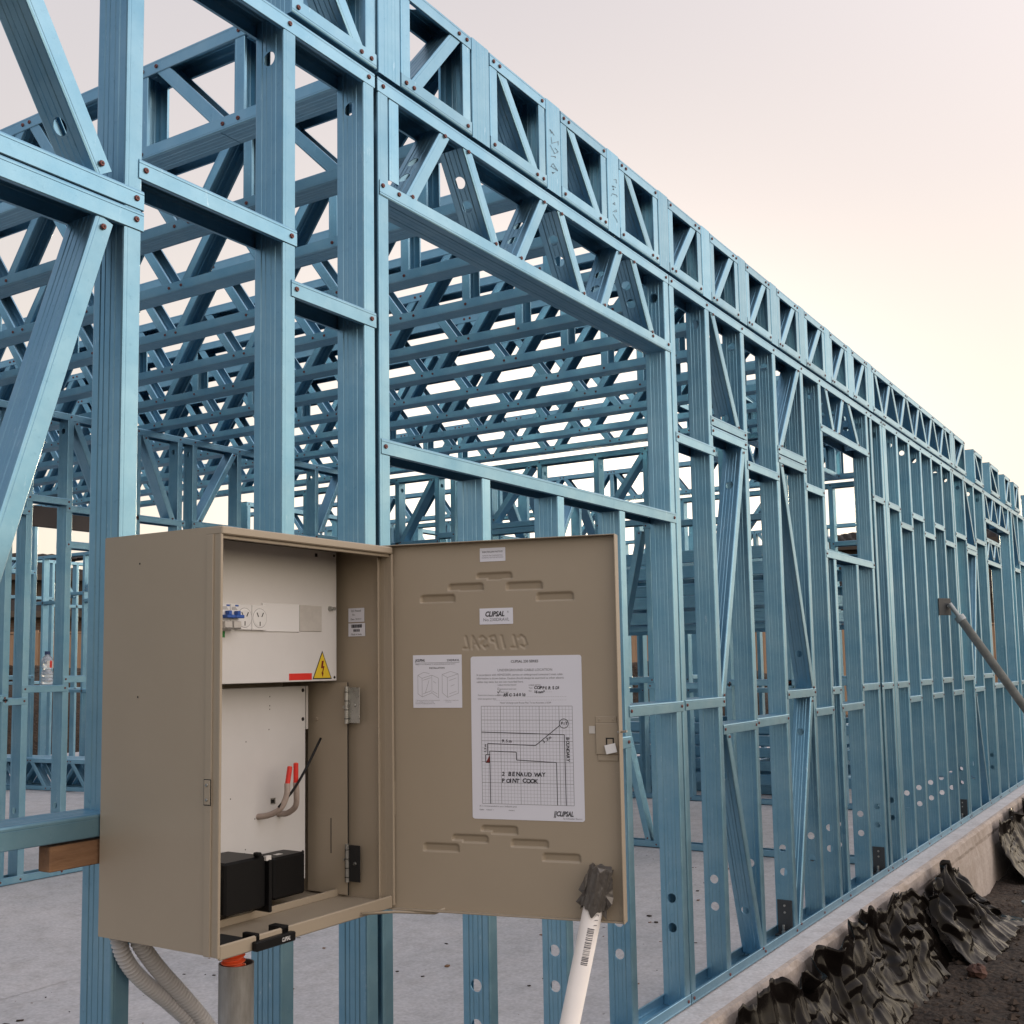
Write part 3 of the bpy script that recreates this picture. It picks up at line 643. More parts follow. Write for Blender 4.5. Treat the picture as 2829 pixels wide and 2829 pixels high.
# ================================================================ METER BOX
BX0, BX1, BZ0, BZ1, BF = 1.339, 1.806, .780, 1.486, -.300
YB = -.004
box = thing('meter_box', (1.57, -.15, BZ0), 'beige steel electrical meter box hung on the frame, its door standing open', 'meter box')
T = .0016
mb = MB()
mb.box(BX0, BX0 + T, BF + .030, YB, BZ0, BZ1, BEIGE)                                             # left side
mb.box(BX0 + T, BX1 - T, YB - T, YB, BZ0, BZ1, BEIGE)                                              # back
mb.box(BX0, BX1, BF + .002, YB - T, BZ1, BZ1 + T, BEIGE)                                          # top
mb.box(BX1 - T, BX1, BF + .030, YB, BZ0, BZ1, BEIGE)                                              # right side
for (x, z) in ((BX0 - .001, 1.435), (BX0 - .001, 1.20)): mb.disc((x, -.10, z), (-1, 0, 0), .0018, SCREWD, 8, .0003)
mb.build('shell', box)
mb = MB()   # folded front frame: proud outer fold, recessed strip, thin return edge
for x, s in ((BX0, 1), (BX1, -1)):
    for (pa, pb_, ya, yb, bv_) in ((-.003, .003, -.286, -.270, .0012), (0, .003, -.299, -.285, .0005), (-.002, .0035, -.304, -.2985, .0008)):
        a, b = x + s * pa, x + s * pb_
        mb.box(min(a, b), max(a, b), ya, yb, BZ0 - .001, BZ1 - .012, BEIGE, bv_)
mb.box(BX0 - .001, BX1 - .001, -.306, -.268, BZ1 - .013, BZ1 + .0012, BEIGE, .002); mb.box(BX0 + .003, BX1 - .003, -.298, -.290, BZ1 - .019, BZ1 - .013, BEIGE, .0008)
mb.build('front_frame', box)
mb = MB()
mb.box(BX0 + T, BX1 - T, BF + .004, YB - T, BZ0 + .004, BZ0 + .006, BEIGE)
mb.box(BX0 + .004, BX1 - .004, BF - .002, BF + .004, BZ0 - .006, BZ0 + .018, BEIGE, .002)
mb.box(BX0 + .03, BX1 - .004, -.17, -.165, BZ0 + .006, BZ0 + .020, BEIGE, .001)
mb.box(BX0 + .035, BX0 + .10, -.275, -.205, BZ0 + .0065, BZ0 + .0075, DARK)
mb.build('floor_shelf', box)
mb = MB(); mb.box(BX0 + .008, 1.787, -.172, -.169, 1.219, 1.484, WHITE, .001)
for x, z in ((1.779, 1.476), (1.780, 1.226)): mb.disc((x, -.172, z), (0, -1, 0), .003, SCREWD, 8, .001)
mb.disc((1.765, -.172, 1.366), (0, -1, 0), .0055, ZINC, 12, .006); mb.disc((1.771, -.178, 1.366), (0, -1, 0), .004, ZINC, 12, .004)
mb.box(1.720, 1.727, -.1728, -.172, 1.470, 1.477, SCREWD)
pn = mb.build('meter_panel', box)
mb = MB(); mb.box(1.667, 1.672, -.1735, -.172, 1.316, 1.371, INKL); mb.box(1.5685, 1.672, -.1745, -.172, 1.3165, 1.371, PLWHITE, .0008); mb.build('blank_cover', pn)
mb = MB(); mb.box(1.673, 1.739, -.1742, -.172, 1.3185, 1.3705, PLGREY, .0008); mb.build('frosted_label', pn)
for k, (a, b) in enumerate(((1.497, 1.536), (1.5375, 1.5682))):
    pass
for k, xc in enumerate((1.5175, 1.557)):
    mb = MB(); mb.box(xc - .020, xc + .0185, -.179, -.172, 1.3185, 1.3655, PLWHITE, .001)
    mb.disc((xc, -.1791, 1.341), (0, -1, 0), .0185, INKG, 28, .0002); mb.disc((xc, -.1793, 1.341), (0, -1, 0), .0178, PLWHITE, 28, .0006)
    for sx in (-1, 1):
        mb.obox((xc + sx * .0065, -.1800, 1.3475), (math.cos(R(-28 * sx)), 0, math.sin(R(-28 * sx))), (0, 1, 0), (-math.sin(R(-28 * sx)), 0, math.cos(R(-28 * sx))), .0009, .0003, .0045, DARK)
    mb.box(xc - .001, xc + .001, -.1803, -.1797, 1.3265, 1.3345, DARK)
    mb.build('power_outlet', pn)
for k, xc in enumerate((1.4595, 1.4815)):
    mb = MB(); mb.box(xc - .0105, xc + .0105, -.190, -.172, 1.318, 1.365, PLWHITE, .001)
    mb.box(xc - .0095, xc + .0095, -.198, -.190, 1.319, 1.333, PLGREY, .001)
    mb.box(xc - .0105, xc + .0105, -.205, -.190, 1.3385, 1.3445, BLUEP, .001); mb.box(xc - .002, xc + .006, -.200, -.190, 1.3445, 1.352, BLUEP, .0008)
    mb.box(xc + .001, xc + .009, -.1905, -.190, 1.3605, 1.3635, BLUEP)
    for j in range(3): mb.box(xc - .008, xc + .006 - j * .002, -.1904, -.190, 1.3545 + j * .002, 1.3552 + j * .002, INK)
    for j in range(6): mb.box(xc - .009 + j * .003, xc - .0073 + j * .003, -.1984, -.198, 1.3195, 1.3215, INK)
    mb.build('circuit_breaker', pn)
mb = MB(); mb.box(1.440, 1.474, -.1727, -.172, 1.304, 1.3155, GREENP); mb.build('green_label', pn)
mb = MB(); mb.box(1.645, 1.7105, -.1727, -.172, 1.2225, 1.2355, RED); mb.build('red_label', pn)
mb = MB()
def tri(c, r, y, m):
    mb.add([(c[0] - r * .9, y, c[1] - r * .62), (c[0] + r * .9, y, c[1] - r * .62), (c[0], y, c[1] + r * 1.15)], [(0, 1, 2)], m)
tri((1.742, 1.243), .0325, -.1723, INK); tri((1.742, 1.243), .0285, -.1727, YEL)
bolt = [(-.002, .017), (.004, .017), (.0015, .006), (.006, .006), (.0015, -.007), (.0035, -.007), (.0005, -.016), (-.0035, -.006), (-.001, -.0065), (.0015, .002), (-.0045, .002)]
mb.add([(1.742 + a, -.1731, 1.243 + b) for a, b in bolt], [list(range(len(bolt)))], DKRED)
mb.build('warning_sticker', pn)
mb = MB(); mb.box(BX0 + .008, 1.770, -.102, -.099, .818, 1.209, WHITE, .001)
for z in (1.200, 1.141, .872): mb.disc((1.762, -.102, z), (0, -1, 0), .0042, SCREWD, 10, .0012)
for x, z in ((1.665, 1.19), (1.665, 1.172), (1.665, 1.165), (1.663, 1.125), (1.60, 1.105), (1.56, 1.0), (1.625, .955), (1.648, .955), (1.69, .961), (1.598, .893), (1.60, .90)): mb.disc((x, -.102, z), (0, -1, 0), .0014, SCREWD, 6, .0002)
mb.box(1.668, 1.682, -.1024, -.102, .978, .990, ZINC); mb.box(1.669, 1.679, -.1028, -.1024, .980, .987, DARK)
mb.build('lower_panel', box)
mb = MB(); mb.box(1.7905, 1.7925, -.196, -.09, .79, 1.215, BEIGE, .0006)
mb.box(1.7905, 1.7925, -.1985, -.1975, .79, 1.215, DARK)
mb.disc((1.7905, -.19, 1.165), (-1, 0, 0), .0035, ZINC, 10, .003); mb.disc((1.7905, -.19, .86), (-1, 0, 0), .0035, ZINC, 10, .003)
mb.disc((1.7905, -.115, 1.14), (-1, 0, 0), .004, BEIGE, 10, .003); mb.box(1.7898, 1.7905, -.154, -.1525, .87, .94, DARK)
mb.box(1.772, 1.778, -.102, -.096, 1.12, 1.209, WFRAME)
flap = mb.build('inner_flap', box)
for z0 in (1.133, .818):
    mb = MB(); mb.box(1.7895, 1.7905, -.230, -.199, z0, z0 + .072, ZINC if z0 > 1 else DARK, .0004)  # lower leaf coloured dark to stand in for a dark reflection on zinc
    mb.tube([(1.786, -.199, z0 - .001), (1.786, -.199, z0 + .074)], .0042, ZINC, 10)
    for k in range(4): mb.tube([(1.786, -.199, z0 + .008 + k * .018), (1.786, -.199, z0 + .0095 + k * .018)], .0046, DARK, 10)
    mb.disc((1.7895, -.217, z0 + .036), (-1, 0, 0), .0038, ZINC, 10, .003)
    mb.build('hinge', flap)
mb = MB(); mb.box(1.8025, 1.8035, -.232, -.1905, 1.3385, 1.367, PAPER); mb.box(1.8025, 1.8035, -.234, -.1905, 1.309, 1.336, PAPER)
# the two stickers face -X on the right-hand inner wall
def tx(mb, s, size, y, z, m=INK): text_into(mb, s, size, (1.8024, y, z), (0, -1, 0), (0, 0, 1), m, align='CENTER', lift=.0003)
tx(mb, 'QC Passed', .0058, -.211, 1.3595); tx(mb, 'No.', .0052, -.205, 1.352); tx(mb, 'Date  25/3/17', .005, -.211, 1.3425); tx(mb, 'Made in India', .0052, -.212, 1.3115)
rr = random.Random(3)
for (z0, z1, a, b) in ((1.3265, 1.3335, -.199, -.226), (1.3185, 1.3235, -.204, -.220)):
    y = a
    while y > b: d = rr.choice((.0006, .001, .0015)); mb.box(1.8021, 1.8025, y - d, y, z0, z1, INK); y -= d + rr.choice((.0006, .001))
o_st = mb.build('inner_sticker', box)
for o_ in (o_st,): o_.location.x -= .0   # flush on the side wall
mb = MB(); mb.box(1.415, 1.511, -.315, -.302, .774, .790, BLACK, .002); mb.box(1.425, 1.435, -.302, -.27, .785, .80, BLACK, .001); mb.box(1.488, 1.506, -.302, -.27, .785, .80, BLACK, .001)
text_into(mb, 'CLIPSAL', .0095, (1.485, -.3152, .779), (1, 0, 0), (0, 0, 1), WHITE, align='CENTER', shear=.2, bold=.02, xs=.62)
mb.build('clip', box)
mb = MB(); mb.box(BX0 - .0045, BX0 - .003, -.285, -.271, 1.024, 1.064, BEIGE, .0005); mb.box(BX0 - .0034, BX0 - .003, -.2865, -.2695, 1.0225, 1.0655, DARK)
for z in (1.032, 1.056): mb.disc((BX0 - .0045, -.278, z), (-1, 0, 0), .0028, ZINC, 10, .002)
mb.build('latch_keeper', box)
# ---- door (inner face towards the camera)
P0 = Vector((1.808, -.272, .773)); U = Vector((.120, -.476, 0)).normalized(); NN = Vector((U.y, -U.x, 0))   # NN points to the camera side
if NN.x > 0: NN = -NN
DW, DH = .4885, .716
dp = lambda u, v, o=0: P0 + U * u + Z_ * v + NN * o
mb = MB()
def dbox(mb, u0, u1, v0, v1, o0, o1, m, bev=0):
    c = dp((u0 + u1) / 2, (v0 + v1) / 2, (o0 + o1) / 2); mb.obox(c, U, Z_, NN, abs(u1 - u0) / 2, abs(v1 - v0) / 2, abs(o1 - o0) / 2, m, bev)
def vent_holes():
    L = []
    for (uc, vc) in ((.2437, .648), (.1837, .6287), (.305, .6277), (.1236, .608), (.3667, .605)): L.append((uc, vc))
    for (uc, vc) in ((.2463, .158), (.1863, .139), (.3069, .134), (.1259, .1205), (.3692, .110)): L.append((uc, vc))
    return L
# door sheet as a displaced grid, with ten pressed louvres and the reversed pressed name
gu, gv = 300, 440
H = [[0.0] * (gv + 1) for _ in range(gu + 1)]
lw, lh = .0385, .0084
for (uc, vc) in vent_holes():
    for i in range(int((uc - lw - .006) / DW * gu), int((uc + lw + .006) / DW * gu) + 1):
        for j in range(int((vc - lh - .004) / DH * gv), int((vc + lh + .006) / DH * gv) + 1):
            u = i / gu * DW - uc; v = j / gv * DH - vc
            rx_ = abs(u) - (lw - .008); ty = v - (lh - .008)
            d = math.hypot(max(rx_, 0), max(ty, 0)) - .008 if ty > 0 else abs(u) - lw
            if v < -lh: continue
            dep = max(0, min(1, -d / .005)); dep = dep * dep * (3 - 2 * dep); slope = max(0, min(1, (lh - v) / (2 * lh)))
            H[i][j] = -(.0035 + .0035 * slope) * dep
seg = {'C': [(.9, .8, .5, 1), (.5, 1, .1, .8), (.1, .8, .05, .2), (.05, .2, .4, 0), (.4, 0, .8, .15)], 'L': [(.15, 1, .15, 0), (.15, 0, .8, 0)], 'I': [(.5, 1, .5, 0)],
       'P': [(.15, 0, .15, 1), (.15, 1, .8, .9), (.8, .9, .8, .6), (.8, .6, .15, .45)], 'S': [(.85, .85, .5, 1), (.5, 1, .15, .75), (.15, .75, .85, .3), (.85, .3, .5, 0), (.5, 0, .1, .15)],
       'A': [(.05, 0, .5, 1), (.5, 1, .95, 0), (.2, .35, .8, .35)]}
def dseg(px, py, s):
    ax, ay, bx, by = s; dx, dy = bx - ax, by - ay; t = max(0, min(1, ((px - ax) * dx + (py - ay) * dy) / (dx * dx + dy * dy))); return math.hypot(px - ax - t * dx, py - ay - t * dy)
word = 'CLIPSAL'; cw = .0192
for k, ch in enumerate(word):
    u1 = .310 - k * .0199
    for i in range(int((u1 - cw - .006) / DW * gu), int((u1 + .008) / DW * gu) + 1):
        for j in range(int(.502 / DH * gv), int(.535 / DH * gv) + 1):
            u = i / gu * DW; v = j / gv * DH
            px = (u1 - u) + (v - .505) * -.25; py = v - .5065
            dm = min(dseg(px, py, tuple(c * (cw * .78 if q % 2 == 0 else .023) for q, c in enumerate(s))) for s in seg[ch])
            dep = max(0, min(1, (.0032 - dm) / .0016))
            if dep > 0: H[i][j] = min(H[i][j], -.0016 * dep)
vs = [dp(DW * i / gu, DH * j / gv, H[i][j]) for i in range(gu + 1) for j in range(gv + 1)]
mb.add(vs, [(i * (gv + 1) + j, (i + 1) * (gv + 1) + j, (i + 1) * (gv + 1) + j + 1, i * (gv + 1) + j + 1) for i in range(gu) for j in range(gv)], BEIGE)
dbox(mb, 0, DW, 0, DH, -.0095, -.0085, BEIGE)
door_root = mb.build('door', box, smooth=True)
mb = MB()
dbox(mb, DW, DW + .0022, -.003, DH + .002, -.010, .018, BEIGE, .0007); dbox(mb, -.0022, 0, 0, DH, -.010, .014, BEIGE, .0007)
dbox(mb, -.001, DW, DH, DH + .002, -.010, .016, BEIGE, .0007); dbox(mb, 0, DW, -.003, 0, -.010, .012, BEIGE, .0007)
dbox(mb, DW - .010, DW, 0, .27, .0002, .0012, BEIGE, .0003); dbox(mb, .006, .0068, .02, .70, .0001, .0010, BEIGE)
mb.build('door_edge', door_root)
for (u, v0, v1) in ((.018, .597, .655), (.020, .180, .245)):
    mb = MB(); dbox(mb, .0075, .029, v0, v1, .0003, .0016, BEIGE, .0004); mb.disc(dp(u + .002, (v0 + v1) / 2 - .003, .0016), NN, .0038, BEIGE, 12, .003); mb.build('hinge_plate', door_root)
for z in (1.319, 1.06, .86):
    mb = MB(); mb.tube([(1.8105, -.289, z - .008), (1.8105, -.289, z + .008)], .003, WFRAME, 8); mb.build('door_hinge', box)
# latch plate with the lifted white square
mb = MB(); dbox(mb, .4415, .485, .303, .362, .0002, .0035, BEIGE, .001); dbox(mb, .4445, .484, .291, .303, .0002, .002, BEIGE, .0008); dbox(mb, .4415, .482, .362, .374, .0002, .002, BEIGE, .0008)
dbox(mb, .461, .4765, .310, .3345, .0036, .0040, DARK); dbox(mb, .464, .474, .322, .332, .0041, .0048, BEIGE)
mbx = MB(); mbx.obox(dp(.4715, .3145, .010), (U * .97 + Z_ * .22).normalized(), (Z_ * .97 - U * .22).normalized(), NN, .0105, .0085, .0012, PLWHITE, .0004)
for u in (.449, .475): mb.disc(dp(u, .368, .002), NN, .0025, BEIGE, 8, .001)
mb.build('latch_plate', door_root); mbx.build('latch_tag', door_root)
mb = MB(); dbox(mb, .4285, .440, .342, .356, .0005, .0012, PLGREY); mb.build('clear_tape', door_root)
mb = MB(); mb.tube([dp(DW - .004, .345, .004), dp(DW + .014, .347, .008)], .0022, ZINC, 8); mb.build('latch_pin', door_root)

def dt(mb, s, size, u, v, m=INK, align='LEFT', shear=0, bold=0, xs=1, ang=0):
    a = U * math.cos(ang) + Z_ * math.sin(ang); b = -U * math.sin(ang) + Z_ * math.cos(ang)
    # text reads correctly seen from the camera side
    k = len(mb.v); text_into(mb, s, size, dp(u, v, .0011), a, b, m, align, shear, bold, xs, lift=0)
def sheet(mb, u0, u1, v0, v1, r=.002, m=None):
    pts = []
    for cx, cy, a0 in ((u1 - r, v1 - r, 0), (u0 + r, v1 - r, 90), (u0 + r, v0 + r, 180), (u1 - r, v0 + r, 270)):
        for k in range(5): an = R(a0 + 22.5 * k); pts.append((cx + r * math.cos(an), cy + r * math.sin(an)))
    n = len(pts); vs = [dp(a, b, .0008) for a, b in pts] + [dp(a, b, .0002) for a, b in pts]
    mb.add(vs, [list(range(n))] + [[i, (i + 1) % n, n + (i + 1) % n, n + i] for i in range(n)], m or PAPER)
def line(mb, u0, v0, u1, v1, w, m, o=.0010):
    d = Vector((u1 - u0, v1 - v0)); L = d.length
    if L < 1e-6: return
    n_ = Vector((-d.y, d.x)) / L * w / 2
    mb.add([dp(u0 + n_.x, v0 + n_.y, o), dp(u1 + n_.x, v1 + n_.y, o), dp(u1 - n_.x, v1 - n_.y, o), dp(u0 - n_.x, v0 - n_.y, o)], [(0, 1, 2, 3)], m)
mb = MB(); sheet(mb, .2148, .2678, .677, .7039, .001)
dt(mb, 'ELECTRICIAN NOTICE', .0046, .2412, .6945, INK, 'CENTER', bold=.01, xs=.92); dt(mb, 'REMOVE THE OVERWRITING', .0034, .2412, .6875, INKG, 'CENTER', xs=.95); dt(mb, 'WORKING ON THE METER BOX', .0034, .2412, .6835, INKG, 'CENTER', xs=.92)
mb.build('notice_sticker', door_root)
mb = MB(); sheet(mb, .2125, .2813, .5529, .5845, .001)
dt(mb, 'CLIPSAL', .0140, .2235, .5685, INK, shear=.25, bold=.035, xs=.80); dt(mb, '®', .005, .2695, .575, INKG); dt(mb, 'No.230DRAVL', .0088, .2470, .5592, INKG, 'CENTER')
mb.build('model_sticker', door_root)
mb = MB(); sheet(mb, .0697, .1735, .3905, .4950, .001)
dt(mb, '||CLIPSAL', .0065, .0745, .4825, INK, shear=.25, bold=.03, xs=.78); dt(mb, '230DRAVL', .0058, .1690, .4822, INK, 'RIGHT', bold=.01)
line(mb, .0745, .4795, .169, .4795, .0006, INKG); dt(mb, 'SERIES IN ACCORDANCE TO AS/NZS EXTENSION LEAD ENTRY', .0032, .0745, .4755, INKG, xs=.95); dt(mb, 'INSTALLATION', .0048, .121, .4675, INK, 'CENTER', bold=.01)
for (a, b, c, d_) in ((.080, .455, .080, .418), (.080, .455, .093, .461), (.093, .461, .105, .458), (.080, .455, .089, .449), (.089, .449, .110, .455), (.089, .449, .089, .412), (.080, .418, .089, .412), (.110, .455, .110, .420), (.089, .412, .110, .420), (.110, .455, .124, .449), (.124, .449, .124, .410), (.110, .420, .124, .410), (.091, .445, .108, .450), (.091, .418, .108, .424), (.096, .42, .104, .445), (.113, .443, .119, .439), (.112, .423, .121, .418), (.132, .456, .132, .420), (.132, .456, .150, .462), (.150, .462, .166, .457), (.132, .456, .143, .450), (.143, .450, .166, .457), (.143, .450, .143, .411), (.132, .420, .143, .411), (.166, .457, .166, .419), (.143, .411, .166, .419), (.147, .444, .162, .449), (.147, .418, .162, .423), (.150, .433, .158, .436)):
    line(mb, a, b, c, d_, .0005, INKG)
for k, s in enumerate(('1  Securely mount the box, then fit the cover to the', 'and to suit fixings to the meter opening', 'ensure all wires clipping the bottom holes')): dt(mb, s, .0026, .0745, .4045 - k * .0032, INKG, xs=.95)
dt(mb, '2  Adjust door to match after', .0026, .135, .4045, INKG); dt(mb, 'in masonry', .0026, .139, .4013, INKG)
mb.build('instruction_sticker', door_root)
mb = MB(); sheet(mb, .1924, .4165, .177, .4905, .005)
dt(mb, 'CLIPSAL 230 SERIES', .0070, .3033, .4775, INK, 'CENTER', bold=.012, xs=.95); dt(mb, 'UNDERGROUND CABLE LOCATION', .0068, .3033, .4610, INKG, 'CENTER')
for k, s in enumerate(("In accordance with AS/NZS3000, service or underground consumer's main cable", 'information is shown below. Caution should always be exercised as other electric', 'cables may exist, but are not recorded here.')): dt(mb, s, .0055, .2045, .4525 - k * .0068, INKG, xs=.97)
dt(mb, 'CABLE PROTECTED BY', .0038, .2475, .4330, INKG); dt(mb, 'CABLE DETAIL', .0038, .311, .4325, INKG)
for k, s in enumerate(('Galvanised steel tube', 'Plastic pipe', 'Protective cover cable')):
    v = .4265 - k * .0060; dt(mb, s, .0038, .2530, v - .001, INKG)
    for q in ((.2475, v - .001, .2508, v - .001), (.2475, v + .0023, .2508, v + .0023), (.2475, v - .001, .2475, v + .0023), (.2508, v - .001, .2508, v + .0023)): line(mb, *q, .0004, INK)
line(mb, .2470, .4215, .2490, .4185, .001, INK, .0012); line(mb, .2490, .4185, .2535, .4255, .001, INK, .0012)
dt(mb, 'Type', .0038, .311, .4272, INKG); dt(mb, 'Size', .0038, .311, .4215, INKG)
dt(mb, "Contractor's licence number:", .0040, .2065, .4135, INKG); dt(mb, 'Initial energisation date:', .0040, .2065, .4065, INKG)
for v, u0 in ((.4115, .296), (.4050, .240), (.4205, .341)):
    u = u0
    while u < (.385 if v < .415 else .358): line(mb, u, v, u + .0018, v, .0004, INKG); u += .0035
dt(mb, 'Note! Underground Route Plan To be Accurate ± 0.2M', .0048, .3035, .3985, INKG, 'CENTER', xs=.95)
rh = random.Random(5)
def hand(s, size, u, v, ang=0, dense=.72):
    for ch in s:
        if ch != ' ': dt(mb, ch, size * rh.uniform(.93, 1.08), u, v + rh.uniform(-.0004, .0004), INK, bold=.035, shear=rh.uniform(0, .15), ang=ang + rh.uniform(-.06, .06))
        step = size * (dense if ch not in 'I1 .' else .42); u += step * math.cos(ang); v += step * math.sin(ang)
hand('COPPER SDI', .0078, .3215, .4258); hand('16mm²', .0072, .3215, .4185); hand('REC 26010', .0080, .2590, .4125)
GU0, GU1, GV0, GV1 = .2132, .3965, .2065, .3935
nc, nr = 28, 28
for i in range(nc + 1):
    u = GU0 + (GU1 - GU0) * i / nc; line(mb, u, GV0, u, GV1, .00075 if i in (0, nc) or i % 6 == 0 else .00035, INKG if i in (0, nc) or i % 6 == 0 else INKL)
for j in range(nr + 1):
    v = GV0 + (GV1 - GV0) * j / nr; line(mb, GU0, v, GU1, v, .00075 if j in (0, nr) or j % 6 == 0 else .00035, INKG if j in (0, nr) or j % 6 == 0 else INKL)
pen = .0014
for q in ((.2132, .3435, .380, .3395), (.380, .3395, .381, .2065), (.2255, .3215, .3225, .3185), (.3225, .3185, .371, .3565), (.2255, .3215, .2255, .301), (.2295, .3070, .2835, .3055), (.2835, .3055, .284, .2905), (.284, .2905, .3635, .2868), (.3635, .2868, .3640, .2065), (.2295, .3070, .230, .2065), (.2212, .300, .2300, .300), (.2212, .300, .2212, .285), (.2212, .285, .2300, .285)): line(mb, *q, pen, INK, .0012)
mb.add([dp(.2212, .285, .0012), dp(.2300, .285, .0012), dp(.2300, .300, .0012)], [(0, 1, 2)], DKRED)
for k in range(20):
    a0, a1 = 2 * math.pi * k / 20, 2 * math.pi * (k + 1) / 20; line(mb, .3795 + .0088 * math.cos(a0), .3605 + .0088 * math.sin(a0), .3795 + .0088 * math.cos(a1), .3605 + .0088 * math.sin(a1), .0012, INK, .0012)
hand('PIT', .0075, .3735, .3580); hand('9.5m', .0075, .2545, .3240); hand('3.3m', .0072, .3390, .3225, .6); hand('1.5m', .0065, .2225, .3045, math.pi / 2); hand('BOUNDARY', .0085, .3835, .3345, -math.pi / 2, .68)
hand('2 BENAUD WAY', .0108, .2535, .2600, dense=.74); hand('POINT COOK', .0108, .2535, .2475, dense=.74)
dt(mb, '(It is recommended to use a ballpoint pen)', .0044, .2070, .2005, INKG); dt(mb, 'Scale:   1 block =                          meters', .0042, .2070, .1935, INKG)
dt(mb, '||CLIPSAL', .0130, .3560, .1865, INK, shear=.25, bold=.035, xs=.72); dt(mb, 'by Schneider Electric', .0044, .412, .1808, INKG, 'RIGHT')
mb.build('cable_location_sticker', door_root)

# door stay wire under the box
mb = MB(); mb.tube([(1.70, -.305, .782), (1.80, -.31, .768), (1.835, -.38, .766), (1.842, -.40, .776)], .0028, BEIGE, 8); mb.build('stay_wire', box, smooth=True)

# cables and black covers inside the box
def curve(pts, n=24):
    P = [Vector(p) for p in pts]; P = [P[0] * 2 - P[1]] + P + [P[-1] * 2 - P[-2]]; o = []
    for i in range(1, len(P) - 2):
        for k in range(n):
            t = k / n; a, b, c, d = P[i - 1:i + 3]
            o.append(.5 * ((2 * b) + (c - a) * t + (2 * a - 5 * b + 4 * c - d) * t * t + (3 * b - a - 3 * c + d) * t ** 3))
    o.append(P[-2]); return o
def cable(name, pts, rtip, label, grp):
    root = thing(name, pts[0], label, 'cable', grp)
    mb = MB(); mb.tube(curve(pts, 10), .0058, CABLE, 12); mb.build('sheath', root, smooth=True)
    mb = MB(); a, b = rtip; mb.tube([a, b], .0050, RED, 12); mb.tube([b, Vector(b) + (Vector(b) - Vector(a)).normalized() * .001], .003, ORANGE, 8); mb.build('insulation', root)
cable('mains_cable', [(1.633, -.101, .958), (1.640, -.125, .962), (1.645, -.150, .975), (1.652, -.160, 1.0), (1.654, -.160, 1.023)], ((1.654, -.160, 1.020), (1.659, -.162, 1.055)), 'pale mains cable with red tip, left of the pair in the meter box', 'mains cable ends')
cable('mains_cable', [(1.690, -.101, .957), (1.692, -.125, .960), (1.688, -.150, .975), (1.680, -.160, 1.0), (1.678, -.160, 1.023)], ((1.678, -.160, 1.018), (1.677, -.161, 1.060)), 'pale mains cable with red tip, right of the pair in the meter box', 'mains cable ends')
mb = MB(); mb.tube(curve([(1.640, -.150, .978), (1.662, -.168, 1.010), (1.70, -.168, 1.050), (1.748, -.163, 1.104)], 8), .0026, BLACK, 8)
tag(mb.build('drain_wire', smooth=True), 'thin black wire slanting up across the two red cable tips', 'wire')
def cover(name, x0, x1, y0, y1, z0, z1, label):
    root = thing(name, ((x0 + x1) / 2, (y0 + y1) / 2, z0), label, 'cover', 'black covers in the meter box')
    mb = MB(); mb.box(x0, x1, y0, y1, z0, z1, BLACK, .004); mb.build('housing', root); return root
c = cover('service_fuse', 1.448, 1.551, -.205, -.106, .812, .905, 'black box cover with a tall front flange, on the meter box floor')
mb = MB(); mb.box(1.549, 1.557, -.215, -.14, .803, .897, BLACK, .002); mb.build('flange', c); mb = MB(); mb.box(1.525, 1.535, -.21, -.195, .905, .913, BLACK, .002); mb.box(1.545, 1.558, -.21, -.203, .896, .904, WFRAME); mb.build('tab', c)
c = cover('service_fuse', 1.614, 1.701, -.165, -.106, .808, .887, 'rounded black box cover with a small white label, right of the flanged one')
mb = MB(); mb.box(1.640, 1.657, -.146, -.135, .8871, .8877, WFRAME); mb.build('sticker', c); mb = MB(); mb.box(1.596, 1.620, -.16, -.108, .812, .885, BLACK, .003); mb.build('neck', c)

# conduits below the box
def corrugated(name, pts, r, m, label, grp=None, pitch=.0078, n=20):
    P = curve(pts, 60); out = [P[0]]; L = 0; Q = []
    for a, b in zip(P, P[1:]):
        seg_ = (b - a).length; k = max(1, int(seg_ / (pitch / 4)))
        for i in range(k): Q.append(a + (b - a) * i / k)
    S = 0; D = [0]
    for a, b in zip(Q, Q[1:]): S += (b - a).length; D.append(S)
    mb = MB(); mb.tube(Q, r, m, n, rf=lambda i: r - .0006 + .0030 * math.sin(2 * math.pi * D[i] / pitch))
    o = mb.build(name, smooth=True); tag(o, label, 'conduit', grp); return o
corrugated('corrugated_conduit', [(1.362, -.02, .80), (1.369, -.02, .775), (1.379, -.02, .746), (1.402, -.02, .711), (1.438, -.02, .675), (1.484, -.02, .636), (1.539, -.025, .580), (1.585, -.03, .50), (1.60, -.04, .2)], .0125, GREYC, 'grey ribbed conduit curving down from the meter box, left one', 'grey ribbed conduits')
corrugated('corrugated_conduit', [(1.392, -.035, .80), (1.402, -.035, .765), (1.429, -.035, .727), (1.462, -.035, .689), (1.504, -.035, .645), (1.563, -.04, .575), (1.61, -.05, .49), (1.63, -.06, .2)], .0135, GREYC, 'grey ribbed conduit curving down from the meter box, right one', 'grey ribbed conduits')
corrugated('corrugated_conduit', [(1.463, -.205, .781), (1.465, -.205, .76), (1.470, -.205, .72), (1.474, -.205, .60)], .0195, ORANGE, 'orange ribbed conduit going from the meter box into the metal pipe', pitch=.009, n=20)
mb = MB(); n = 36
cx_, cy_ = 1.4765, -.205
vs = []; 
for (rr_, z) in ((.031, -.6), (.031, .730), (.0287, .730), (.0287, .3)):
    for k in range(n): an = 2 * math.pi * k / n; vs.append((cx_ + rr_ * math.cos(an), cy_ + rr_ * math.sin(an), z))
mb.add(vs, [(i * n + k, i * n + (k + 1) % n, (i + 1) * n + (k + 1) % n, (i + 1) * n + k) for i in range(3) for k in range(n)], GALV)
